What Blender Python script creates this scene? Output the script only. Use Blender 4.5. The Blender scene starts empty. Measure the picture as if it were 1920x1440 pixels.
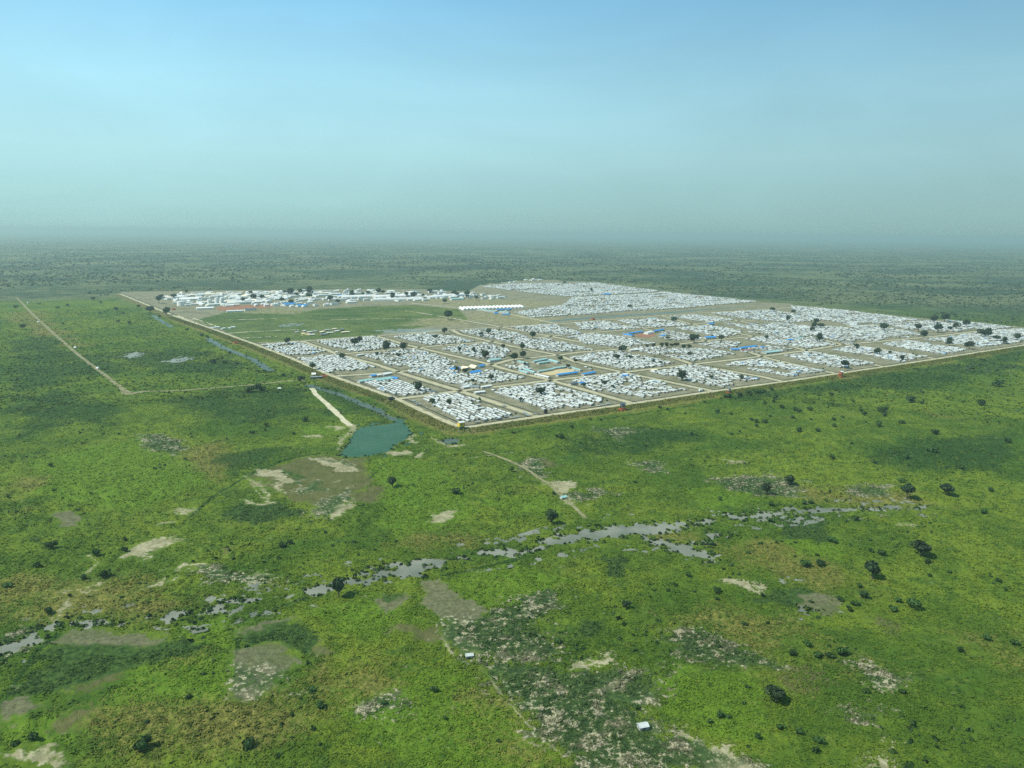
import bpy, math, random
import numpy as np
from mathutils import Vector
R_ = math.radians
random.seed(7); rng = np.random.default_rng(7)
S = bpy.context.scene
COL = S.collection

# ------------------------------------------------------------------ camera
H, FPX = 220.0, 1490.0                       # flying height (m), focal length in photo pixels (1920 wide)
HOR_L, HOR_R = 427.0, 447.0                  # horizon at the photo's left and right edge
_roll = math.atan2(HOR_R - HOR_L, 1920.0)
_pitch = math.atan2((720 - (HOR_L + HOR_R) / 2) * math.cos(_roll), FPX)
_f = np.array([0, math.cos(_pitch), -math.sin(_pitch)]); _u0 = np.array([0, math.sin(_pitch), math.cos(_pitch)])
_r0 = np.array([1.0, 0, 0])
_r = _r0 * math.cos(_roll) + _u0 * math.sin(_roll); _u = -_r0 * math.sin(_roll) + _u0 * math.cos(_roll)
cam = bpy.data.cameras.new('camera'); cam_o = bpy.data.objects.new('camera', cam); COL.objects.link(cam_o)
from mathutils import Matrix
cam_o.matrix_world = Matrix(((_r[0], _u[0], -_f[0], 0), (_r[1], _u[1], -_f[1], 0), (_r[2], _u[2], -_f[2], H), (0, 0, 0, 1)))
cam.sensor_width = 36.0; cam.lens = FPX / 1920 * 36.0; cam.clip_start = 1.0; cam.clip_end = 300000.0
S.camera = cam_o

# ------------------------------------------------------------------ sky, sun, exposure
SUN_EL, SUN_AZ = R_(50), R_(-112)             # azimuth measured from +Y (view direction) towards +X
w = bpy.data.worlds.new('World'); S.world = w; w.use_nodes = True
nt = w.node_tree; N = nt.nodes; L = nt.links; N.clear()
out = N.new('ShaderNodeOutputWorld'); bg = N.new('ShaderNodeBackground'); sky = N.new('ShaderNodeTexSky')
sky.sky_type = 'NISHITA'; sky.sun_disc = False; sky.sun_elevation = SUN_EL; sky.sun_rotation = SUN_AZ
sky.air_density = 1.0; sky.dust_density = .6; sky.ozone_density = 2.0; sky.altitude = 300
SKY_K = 0.10
tc = N.new('ShaderNodeTexCoord'); sx = N.new('ShaderNodeSeparateXYZ'); L.new(tc.outputs['Generated'], sx.inputs[0])
el = N.new('ShaderNodeValToRGB'); L.new(sx.outputs['Z'], el.inputs[0])
for p_, c_ in ((0.0, (.25, .435, .435)), (.03, (.285, .505, .51)), (.09, (.35, .61, .65)), (.16, (.325, .61, .71)), (.26, (.215, .49, .70)), (.6, (.15, .36, .50))):
    e_ = el.color_ramp.elements.new(p_); e_.color = (*c_, 1)
el.color_ramp.elements.remove(el.color_ramp.elements[-1]); el.color_ramp.elements.remove(el.color_ramp.elements[0])
azr = N.new('ShaderNodeMapRange'); azr.interpolation_type = 'SMOOTHSTEP'; L.new(sx.outputs['X'], azr.inputs[0])     # brighter on the sun's side
azr.inputs[1].default_value = -.7; azr.inputs[2].default_value = .7; azr.inputs[3].default_value = 1.16 / SKY_K; azr.inputs[4].default_value = .76 / SKY_K
hn = N.new('ShaderNodeTexNoise'); hm_ = N.new('ShaderNodeMapping'); hm_.inputs['Scale'].default_value = (2.2, 2.2, 7.0); L.new(tc.outputs['Generated'], hm_.inputs[0]); L.new(hm_.outputs[0], hn.inputs['Vector'])   # uneven thin haze
hn.inputs['Scale'].default_value = 1.6; hn.inputs['Detail'].default_value = 5; hn.inputs['Distortion'].default_value = .8
hr = N.new('ShaderNodeMapRange'); L.new(hn.outputs['Fac'], hr.inputs[0]); hr.inputs[1].default_value = .3; hr.inputs[2].default_value = .7; hr.inputs[3].default_value = .95; hr.inputs[4].default_value = 1.05
am = N.new('ShaderNodeMath'); am.operation = 'MULTIPLY'; L.new(azr.outputs[0], am.inputs[0]); L.new(hr.outputs[0], am.inputs[1])
sc_ = N.new('ShaderNodeVectorMath'); sc_.operation = 'SCALE'; L.new(el.outputs[0], sc_.inputs[0]); L.new(am.outputs[0], sc_.inputs['Scale'])
mulc = N.new('ShaderNodeMix'); mulc.data_type = 'RGBA'; mulc.inputs[0].default_value = .93                            # hazy sky over the clear-air model
L.new(sky.outputs[0], mulc.inputs[6]); L.new(sc_.outputs[0], mulc.inputs[7])
L.new(mulc.outputs[2], bg.inputs[0]); bg.inputs[1].default_value = SKY_K
L.new(bg.outputs[0], out.inputs[0])
sl = bpy.data.lights.new('sun', 'SUN'); so = bpy.data.objects.new('sun', sl); COL.objects.link(so)
sl.energy = 4.6; sl.angle = R_(0.55); sl.color = (1.0, 0.965, 0.88)
sd = Vector((math.sin(SUN_AZ) * math.cos(SUN_EL), math.cos(SUN_AZ) * math.cos(SUN_EL), math.sin(SUN_EL)))
so.rotation_euler = sd.to_track_quat('Z', 'Y').to_euler(); so.location = (0, 0, 400)
S.view_settings.view_transform = 'Standard'; S.view_settings.look = 'None'
S.view_settings.exposure = 0.30; S.view_settings.gamma = 1.0
S.cycles.max_bounces = 6; S.cycles.diffuse_bounces = 2; S.cycles.glossy_bounces = 2; S.cycles.volume_bounces = 0
S.cycles.use_denoising = False

# ------------------------------------------------------------------ helpers
def G(x, y, z=0.0):
    """ground (or height z) point seen at photo pixel x, y"""
    x = np.asarray(x, float); y = np.asarray(y, float)
    d = _r * (x - 960)[..., None] + _u * (720 - y)[..., None] + _f * FPX
    t = (H - z) / -d[..., 2]
    return np.stack([d[..., 0] * t, d[..., 1] * t], -1)
def g2(x, y, z=0.0):
    p = G(np.array(x), np.array(y), z); return float(p[0]), float(p[1])
def poly(pts):
    a = np.array(pts, float); return G(a[:, 0], a[:, 1])
def mpp(x, y):
    p = g2(x, y); return math.sqrt(p[0] ** 2 + p[1] ** 2 + H * H) / FPX
ORG = np.array(g2(865, 805)); _e = np.array(g2(1700, 681)) - ORG
UU = _e / np.linalg.norm(_e); VV = np.array([-UU[1], UU[0]]); UANG = math.atan2(UU[1], UU[0])

def hsh(i, j, s):
    n = (i.astype(np.int64) * 374761393 + j.astype(np.int64) * 668265263 + s * 1442695041) & 0x7fffffff
    n = ((n ^ (n >> 13)) * 1274126177) & 0x7fffffff
    return ((n ^ (n >> 16)) & 0xffff) / 65535.0
def vnoise(x, y, s=0):
    i = np.floor(x); j = np.floor(y); fx = x - i; fy = y - j
    fx = fx * fx * (3 - 2 * fx); fy = fy * fy * (3 - 2 * fy)
    a = hsh(i, j, s); b = hsh(i + 1, j, s); c = hsh(i, j + 1, s); d = hsh(i + 1, j + 1, s)
    return (a * (1 - fx) + b * fx) * (1 - fy) + (c * (1 - fx) + d * fx) * fy
def fbm(x, y, sc, o=4, s=0):
    v = 0; a = .5; t = 0
    for k in range(o):
        v = v + a * vnoise(x / sc + 13.7 * k, y / sc + 7.3 * k, s + k); t += a; a *= .5; sc *= .5
    return v / t
def sdist(P, pg):
    """signed distance to polygon, positive inside"""
    x, y = P[:, 0], P[:, 1]; d = np.full(len(P), 1e9); ins = np.zeros(len(P), bool)
    n = len(pg)
    for k in range(n):
        a = pg[k]; b = pg[(k + 1) % n]; e = b - a; wx = x - a[0]; wy = y - a[1]
        t = np.clip((wx * e[0] + wy * e[1]) / max(e @ e, 1e-9), 0, 1)
        d = np.minimum(d, np.hypot(wx - t * e[0], wy - t * e[1]))
        c = ((a[1] > y) != (b[1] > y))
        xi = a[0] + (y - a[1]) * e[0] / (e[1] if abs(e[1]) > 1e-9 else 1e-9)
        ins ^= c & (x < xi)
    return np.where(ins, d, -d)
def ldist(P, ln):
    d = np.full(len(P), 1e9)
    for a, b in zip(ln[:-1], ln[1:]):
        e = b - a; wx = P[:, 0] - a[0]; wy = P[:, 1] - a[1]
        t = np.clip((wx * e[0] + wy * e[1]) / max(e @ e, 1e-9), 0, 1)
        d = np.minimum(d, np.hypot(wx - t * e[0], wy - t * e[1]))
    return d
def inpoly(P, pg): return sdist(P, pg) > 0

def mesh_np(name, V, F, mats=(), mi=None, smooth=False):
    """V (n,3); F: (m,k) int array or list of such arrays"""
    me = bpy.data.meshes.new(name); V = np.asarray(V, np.float32)
    Fs = F if isinstance(F, list) else [F]
    Fs = [np.asarray(f, np.int32) for f in Fs if len(f)]
    li = np.concatenate([f.ravel() for f in Fs]); tot = np.concatenate([np.full(len(f), f.shape[1], np.int32) for f in Fs])
    st = np.concatenate([[0], np.cumsum(tot)[:-1]]).astype(np.int32)
    me.vertices.add(len(V)); me.vertices.foreach_set('co', V.ravel())
    me.loops.add(len(li)); me.loops.foreach_set('vertex_index', li)
    me.polygons.add(len(tot)); me.polygons.foreach_set('loop_start', st)
    for m in mats: me.materials.append(m)
    if mi is not None: me.polygons.foreach_set('material_index', np.asarray(mi, np.int32))
    if smooth: me.polygons.foreach_set('use_smooth', np.ones(len(tot), bool))
    me.update(calc_edges=True); return me
def link(name, me, parent=None, loc=(0, 0, 0), rz=0.0, sc=None):
    o = bpy.data.objects.new(name, me); COL.objects.link(o); o.location = loc; o.rotation_euler = (0, 0, rz)
    if sc is not None: o.scale = sc if hasattr(sc, '__len__') else (sc, sc, sc)
    if parent is not None: o.parent = parent
    return o
def tag(o, label=None, cat=None, group=None, kind=None):
    if label: o['label'] = label
    if cat: o['category'] = cat
    if group: o['group'] = group
    if kind: o['kind'] = kind
    return o
def attr(me, name, v):
    a = me.attributes.new(name, 'FLOAT', 'POINT'); a.data.foreach_set('value', np.asarray(v, np.float32))

class MB:
    """collects simple shapes into one mesh"""
    def __init__(s): s.v = []; s.f = []; s.n = 0
    def add(s, V, F):
        for f in F: s.f.append([i + s.n for i in f])
        s.v.extend([tuple(p) for p in V]); s.n += len(V); return s
    def box(s, x0, x1, y0, y1, z0, z1, taper=0.0):
        t = taper
        V = [(x0, y0, z0), (x1, y0, z0), (x1, y1, z0), (x0, y1, z0), (x0 + t, y0 + t, z1), (x1 - t, y0 + t, z1), (x1 - t, y1 - t, z1), (x0 + t, y1 - t, z1)]
        return s.add(V, [(0, 3, 2, 1), (4, 5, 6, 7), (0, 1, 5, 4), (1, 2, 6, 5), (2, 3, 7, 6), (3, 0, 4, 7)])
    def cyl(s, cx, cy, z0, z1, r0, r1=None, n=16):
        r1 = r0 if r1 is None else r1; V = []
        for z, r in ((z0, r0), (z1, r1)):
            for k in range(n): V.append((cx + r * math.cos(2 * math.pi * k / n), cy + r * math.sin(2 * math.pi * k / n), z))
        F = [tuple(range(n))[::-1], tuple(range(n, 2 * n))] + [(k, (k + 1) % n, n + (k + 1) % n, n + k) for k in range(n)]
        return s.add(V, F)
    def tube(s, p0, p1, r0, r1, n=6):
        p0, p1 = Vector(p0), Vector(p1); d = (p1 - p0).normalized(); a = d.orthogonal().normalized(); b = d.cross(a); V = []
        for p, r in ((p0, r0), (p1, r1)):
            for k in range(n): V.append(p + (a * math.cos(2 * math.pi * k / n) + b * math.sin(2 * math.pi * k / n)) * r)
        F = [tuple(range(n))[::-1], tuple(range(n, 2 * n))] + [(k, (k + 1) % n, n + (k + 1) % n, n + k) for k in range(n)]
        return s.add(V, F)
    def gable(s, lx, ly, z0, z1, ov=0.3, th=0.12):
        """pitched roof, ridge along x"""
        x, y = lx / 2 + ov, ly / 2 + ov
        V = []
        for dz in (0, th):
            V += [(-x, -y, z0 + dz), (x, -y, z0 + dz), (-x, 0, z1 + dz), (x, 0, z1 + dz), (-x, y, z0 + dz), (x, y, z0 + dz)]
        return s.add(V, [(1, 0, 2, 3), (3, 2, 4, 5), (6, 7, 9, 8), (8, 9, 11, 10), (0, 1, 7, 6), (5, 4, 10, 11), (0, 6, 8, 2), (2, 8, 10, 4), (1, 3, 9, 7), (3, 5, 11, 9)])
    def gwall(s, lx, ly, h, z1):
        """walls with gable ends, ridge along x"""
        x, y = lx / 2, ly / 2
        V = [(-x, -y, 0), (x, -y, 0), (x, y, 0), (-x, y, 0), (-x, -y, h), (x, -y, h), (x, y, h), (-x, y, h), (-x, 0, z1), (x, 0, z1)]
        return s.add(V, [(0, 1, 5, 4), (2, 3, 7, 6), (1, 2, 6, 9, 5), (3, 0, 4, 8, 7), (0, 3, 2, 1)])
    def arch(s, lx, ly, h, n=12, z0=0.0):
        V = []
        for x in (-lx / 2, lx / 2):
            for k in range(n + 1):
                a = math.pi * k / n; V.append((x, -ly / 2 * math.cos(a), z0 + h * math.sin(a) ** .8))
        F = [(k, k + 1, n + 2 + k, n + 1 + k) for k in range(n)]
        return s.add(V, [f[::-1] for f in F])
    def archends(s, lx, ly, h, n=12):
        for sx in (-1, 1):
            V = [(sx * (lx / 2 - .15), -ly / 2 * .99 * math.cos(math.pi * k / n), .99 * h * math.sin(math.pi * k / n) ** .8) for k in range(n + 1)]
            s.add(V, [tuple(range(n + 1))[::sx]])
        return s
    def mesh(s, name, *mats):
        me = bpy.data.meshes.new(name); me.from_pydata(s.v, [], s.f)
        for m in mats: me.materials.append(m)
        me.update(); return me
    def build(s, name, mat, parent=None, **k): return link(name, s.mesh(name, mat), parent, **k)
def empty(name, loc, rz=0.0, **t):
    o = bpy.data.objects.new(name, None); COL.objects.link(o); o.location = loc; o.rotation_euler = (0, 0, rz)
    o.empty_display_size = 1.0; return tag(o, **t)
def copy_tree(o, parent=None):
    c = o.copy(); COL.objects.link(c)
    if parent is not None: c.parent = parent
    for ch in list(o.children): copy_tree(ch, c)
    return c

# ------------------------------------------------------------------ materials
class NT:
    def __init__(s, name, rough=0.9, spec=0.2):
        s.m = bpy.data.materials.new(name); s.m.use_nodes = True; s.t = s.m.node_tree; s.N = s.t.nodes; s.L = s.t.links
        s.b = s.N['Principled BSDF']; s.b.inputs['Roughness'].default_value = rough; s.b.inputs['Specular IOR Level'].default_value = spec
        g = s.N.new('ShaderNodeNewGeometry'); s.pos = g.outputs['Position']
    def set(s, sock, v):
        if hasattr(v, 'is_linked'): s.L.new(v, sock)
        else: sock.default_value = (tuple(v) + (1,))[:4] if isinstance(v, (tuple, list)) and len(sock.default_value) == 4 else v
    def noise(s, scale, detail=4, rough=.55, dist=0, vec=None, off=0):
        n = s.N.new('ShaderNodeTexNoise'); n.inputs['Scale'].default_value = scale; n.inputs['Detail'].default_value = detail
        n.inputs['Roughness'].default_value = rough; n.inputs['Distortion'].default_value = dist
        v = vec or s.pos
        if off:
            a = s.N.new('ShaderNodeVectorMath'); a.operation = 'ADD'; s.L.new(v, a.inputs[0]); a.inputs[1].default_value = (off, off * .7, 0); v = a.outputs[0]
        s.L.new(v, n.inputs['Vector']); return n.outputs['Fac']
    def math(s, op, a, b=0.0, clamp=False):
        n = s.N.new('ShaderNodeMath'); n.operation = op; n.use_clamp = clamp; s.set(n.inputs[0], a); s.set(n.inputs[1], b); return n.outputs[0]
    def ramp(s, v, lo, hi, a=0.0, b=1.0):
        n = s.N.new('ShaderNodeMapRange'); n.interpolation_type = 'SMOOTHSTEP'; s.set(n.inputs[0], v)
        n.inputs[1].default_value = lo; n.inputs[2].default_value = hi; n.inputs[3].default_value = a; n.inputs[4].default_value = b; return n.outputs[0]
    def mix(s, f, a, b, mode='MIX'):
        n = s.N.new('ShaderNodeMix'); n.data_type = 'RGBA'; n.blend_type = mode; s.set(n.inputs[0], f); s.set(n.inputs[6], a); s.set(n.inputs[7], b); return n.outputs[2]
    def attr(s, name):
        n = s.N.new('ShaderNodeAttribute'); n.attribute_name = name; return n.outputs['Fac']
    def rnd(s):
        return s.N.new('ShaderNodeObjectInfo').outputs['Random']
    def done(s, col, bump=None, dist=.1, strength=1.0):
        s.set(s.b.inputs['Base Color'], col)
        if bump is not None:
            n = s.N.new('ShaderNodeBump'); n.inputs['Distance'].default_value = dist; n.inputs['Strength'].default_value = strength
            s.L.new(bump, n.inputs['Height']); s.L.new(n.outputs[0], s.b.inputs['Normal'])
        return s.m
def simple(name, c, var=.25, scale=.6, rough=.85, spec=.25, rnd=0.0):
    t = NT(name, rough, spec); n = t.noise(scale, 5, .6)
    lo = tuple(x * (1 - var) for x in c); hi = tuple(min(1, x * (1 + var)) for x in c)
    col = t.mix(t.ramp(n, .3, .7), lo, hi)
    if rnd:
        r = t.math('MULTIPLY_ADD', t.rnd(), rnd); t.N[-1] if False else None
        nd = r.node; nd.inputs[2].default_value = 1 - rnd
        hs = t.N.new('ShaderNodeHueSaturation'); t.L.new(r, hs.inputs['Value']); t.L.new(col, hs.inputs['Color']); col = hs.outputs[0]
    return t.done(col)

GREEN_MID, GREEN_BR, GREEN_DK = (.056, .108, .011), (.136, .186, .017), (.022, .056, .011)
OLIVE, STRAW = (.100, .108, .022), (.205, .190, .045)
TAN, PALE, GREYSOIL, MUD = (.27, .24, .135), (.40, .365, .235), (.125, .122, .066), (.072, .070, .028)
def ground_material():
    t = NT('meadow_ground', .95, .08)
    n0 = t.noise(.0045, 4, .55, .6); n1 = t.noise(.018, 5, .6, .4, off=300); n2 = t.noise(.07, 5, .62, .3, off=91)
    n3 = t.noise(.30, 4, .65, off=17); n4 = t.noise(1.1, 3, .6, off=5)
    a = t.math('ADD', t.math('MULTIPLY', n0, .55), t.math('MULTIPLY', n1, .45))
    col = t.mix(t.ramp(a, .40, .60), GREEN_MID, GREEN_BR)
    col = t.mix(t.ramp(t.math('ADD', t.math('MULTIPLY', n2, .6), t.math('MULTIPLY', n3, .4)), .48, .60), col, GREEN_MID)
    col = t.mix(t.ramp(t.math('ADD', t.attr('lush'), t.math('MULTIPLY', t.math('SUBTRACT', n2, .5), .6)), .35, .65, 0, .8), col, t.mix(t.ramp(n3, .35, .65), (.082, .158, .012), (.126, .202, .016)))
    # olive and straw coloured tall grass
    dm = t.math('ADD', t.attr('dry'), t.math('ADD', t.math('MULTIPLY_ADD', n1, 1.3), t.math('MULTIPLY', t.math('SUBTRACT', n3, .5), .7)))
    t.N[-1]
    dry = t.ramp(t.math('ADD', t.attr('dry'), t.math('ADD', t.math('MULTIPLY', t.math('SUBTRACT', t.noise(.011, 5, .6, .5, off=777), .5), 2.6), t.math('MULTIPLY', t.math('SUBTRACT', n3, .5), .9))), .22, .85)
    col = t.mix(dry, col, t.mix(t.ramp(n3, .38, .62), OLIVE, STRAW))
    # darker weeds
    dk = t.ramp(t.math('ADD', t.attr('dark'), t.math('ADD', t.math('MULTIPLY', t.math('SUBTRACT', t.noise(.014, 5, .65, .6, off=1234), .5), 2.2), t.math('MULTIPLY', t.math('SUBTRACT', n3, .5), 1.1))), .25, .75)
    col = t.mix(t.math('MULTIPLY', dk, .85), col, GREEN_DK)
    # fine tonal breakup of leaves
    col = t.mix(t.ramp(t.noise(.16, 5, .7, .4, off=411), .50, .66, 0, .75), col, t.mix(.6, col, (.022, .055, .010)))
    col = t.mix(t.ramp(t.noise(.10, 5, .7, .3, off=611), .55, .68, 0, .6), col, (.15, .19, .03))
    col = t.mix(t.ramp(n4, .35, .7, 0, .55), col, t.mix(.5, col, (.02, .05, .008)))
    # far scrubland: grey-green, lightened to put some distance haze into the colour
    far = t.attr('far')
    fn = t.math('ADD', t.math('MULTIPLY', t.noise(.0016, 6, .65, .3, off=50), .7), t.math('MULTIPLY', n1, .3))
    fc = t.mix(t.ramp(fn, .42, .60), (.032, .058, .028), (.125, .145, .064))
    fc = t.mix(t.ramp(n2, .55, .75, 0, .5), fc, (.11, .115, .06))
    col = t.mix(far, col, fc)
    e = t.math('ADD', t.math('MULTIPLY', t.math('SUBTRACT', n2, .5), .9), t.math('MULTIPLY', t.math('SUBTRACT', n3, .5), .8))
    def msk(name, lo=.42, hi=.58, k=1.0): return t.ramp(t.math('ADD', t.attr(name), t.math('MULTIPLY', e, k)), lo, hi)
    gs = t.mix(t.ramp(n3, .3, .7), tuple(x * .65 for x in GREYSOIL), tuple(x * 1.35 for x in GREYSOIL))
    gs = t.mix(t.ramp(n1, .45, .62, 0, .55), gs, (.06, .085, .022)); col = t.mix(t.math('MULTIPLY', msk('grey', .35, .68, k=1.2), .9), col, gs)
    mud = t.mix(t.ramp(n2, .35, .65), MUD, (.115, .105, .045))
    col = t.mix(t.math('MULTIPLY', msk('mud', .3, .8, k=1.5), .8), col, mud)
    leaf = t.mix(t.ramp(n3, .35, .65), (.020, .046, .010), (.055, .10, .020))
    col = t.mix(msk('crop', .36, .64, k=1.5), col, leaf)
    tan = t.mix(t.ramp(n3, .3, .7), TAN, PALE)
    tan = t.mix(t.ramp(n2, .45, .6, 0, .6), tan, (.17, .16, .075)); col = t.mix(t.math('MULTIPLY', msk('soil', .34, .78, k=2.0), .94), col, tan)
    # stubble: leaves and pale soil mixed in small specks
    sp = t.ramp(t.math('ADD', t.math('MULTIPLY', n3, .55), t.math('ADD', t.math('MULTIPLY', n2, .25), t.math('MULTIPLY', t.noise(.035, 4, .6, off=888), .2))), (.522), .575)
    spc = t.mix(sp, t.mix(t.ramp(n2, .50, .66), t.mix(t.ramp(n3, .4, .6), (.03, .058, .018), (.06, .10, .025)), GREYSOIL), t.mix(t.ramp(n4, .35, .6), GREYSOIL, PALE))
    col = t.mix(msk('speck', .35, .65, k=1.5), col, spc)
    # trodden earth in the camp
    ce = t.mix(t.ramp(t.math('ADD', t.math('MULTIPLY', n2, .5), t.math('MULTIPLY', n3, .5)), .35, .65), (.135, .13, .08), (.28, .26, .16))
    ce = t.mix(t.ramp(n1, .5, .66, 0, .7), ce, (.115, .12, .06))
    col = t.mix(msk('camp', k=.25), col, ce)
    sd_ = t.attr('sand')
    col = t.mix(t.ramp(t.math('ADD', sd_, t.math('MULTIPLY', e, .9)), .35, .7, 0, .8), col, t.mix(t.ramp(n2, .4, .6), (.17, .165, .075), (.28, .25, .135)))
    h = t.math('ADD', t.math('MULTIPLY', n4, .4), n3)
    return t.done(col, h, 1.1, .8)
def road_material(name, c1, c2):
    t = NT(name, .95, .1); n2 = t.noise(.12, 5, .6); n3 = t.noise(.9, 4, .6)
    f = t.math('ADD', t.math('MULTIPLY', n2, .6), t.math('MULTIPLY', n3, .4))
    return t.done(t.mix(t.ramp(f, .36, .64), c1, c2), n3, .1, .5)
def water_material(name, c1, c2, rough=.08, spec=.2):
    t = NT(name, rough, spec); n = t.noise(.03, 4); b = t.noise(1.5, 3)
    t.b.inputs['IOR'].default_value = 1.14
    return t.done(t.mix(t.ramp(n, .35, .65), c1, c2), b, .05, .25)
M = {}
M['ground'] = ground_material()
M['road'] = road_material('packed_dirt', (.32, .295, .18), (.47, .43, .275))
M['paleroad'] = road_material('pale_dirt', (.40, .36, .23), (.58, .53, .37))
M['track'] = road_material('grassy_dirt', (.12, .125, .045), (.29, .265, .15))
M['bund'] = (lambda t: t.done(t.mix(t.ramp(t.noise(.35, 5, .65), .35, .65), t.mix(t.ramp(t.noise(.03, 4), .4, .62), (.06, .078, .02), (.15, .13, .05)), (.125, .115, .042)), t.noise(.8, 4, .6), .8, .8))(NT('dry_bund_grass', .95, .08))
M['ditch'] = simple('wet_shaded_ditch', (.045, .05, .032), .4, .3)  # wet ditch bed; the ditch's shadow is also put into this dark tone
M['pond'] = water_material('pond_water', (.032, .090, .046), (.042, .104, .058), .10, .1)
M['marsh'] = water_material('marsh_water', (.13, .145, .11), (.21, .22, .17), .2, .12)
M['canal'] = water_material('canal_water', (.05, .078, .055), (.08, .11, .08), .15, .10)

# ------------------------------------------------------------------ camp outline and photo features (photo pixels on the ground plane)
CAMP = poly([(865, 808), (1015, 786), (1192, 761), (1344, 738), (1475, 720), (1574, 705), (1662, 692), (1760, 677), (1930, 650), (1990, 640), (1990, 628), (1915, 613), (1720, 596), (1500, 572), (1440, 567), (1240, 545), (1120, 529), (1000, 524), (900, 534), (880, 545), (640, 541), (480, 543), (225, 548), (225, 552), (330, 597), (480, 651), (620, 708), (740, 752)])
GREENIN = poly([(365, 600), (470, 575), (560, 582), (690, 574), (780, 572), (860, 580), (880, 600), (800, 612), (700, 628), (560, 638), (470, 643), (420, 620)])
P_BASE = poly([(262, 558), (330, 550), (480, 545), (640, 542), (760, 545), (880, 550), (945, 560), (800, 567), (690, 573), (560, 578), (430, 584), (330, 578)])

# ------------------------------------------------------------------ ground sheet
th_in = np.radians(np.linspace(-39, 39, 900)); th_out = np.radians(np.linspace(39, 321, 60))[1:-1]
TH = np.concatenate([th_in, th_out]); nT = len(TH)
rad = [60.0]
while rad[-1] < 262: rad.append(rad[-1] * 1.05)
while rad[-1] < 2600: rad.append(rad[-1] * 1.0036)
while rad[-1] < 60000: rad.append(rad[-1] * 1.03)
RAD = np.array(rad); nR = len(RAD)
rr, tt = np.meshgrid(RAD, TH, indexing='ij')
P = np.stack([(rr * np.sin(tt)).ravel(), (rr * np.cos(tt)).ravel()], -1)
rv = rr.ravel(); X, Y = P[:, 0], P[:, 1]
view = (np.abs(np.arctan2(X, Y)) < R_(40)) & (rv < 6000)
PW = P + np.stack([(fbm(X, Y, 26, 3, 301) - .5) * 20 + (fbm(X, Y, 7, 2, 303) - .5) * 9, (fbm(X, Y, 26, 3, 305) - .5) * 20 + (fbm(X, Y, 7, 2, 307) - .5) * 9], -1)
def pmask(pgs, wdt, sel=None):
    m = np.zeros(len(P)); wdt = wdt * 1.7
    for pg in pgs:
        lo = pg.min(0) - wdt * 3; hi = pg.max(0) + wdt * 3
        ix = np.where(view & (X > lo[0]) & (X < hi[0]) & (Y > lo[1]) & (Y < hi[1]))[0]
        if len(ix): m[ix] = np.maximum(m[ix], np.clip(.5 + sdist(PW[ix], pg) / (2 * wdt), 0, 1))
    return m
def lmask(lns, hw, wdt):
    m = np.zeros(len(P))
    for ln in lns:
        k = hw + wdt * 2; lo = ln.min(0) - k; hi = ln.max(0) + k
        ix = np.where(view & (X > lo[0]) & (X < hi[0]) & (Y > lo[1]) & (Y < hi[1]))[0]
        if len(ix): m[ix] = np.maximum(m[ix], np.clip(.5 + (hw - ldist(P[ix], ln)) / (2 * wdt), 0, 1))
    return m
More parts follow.
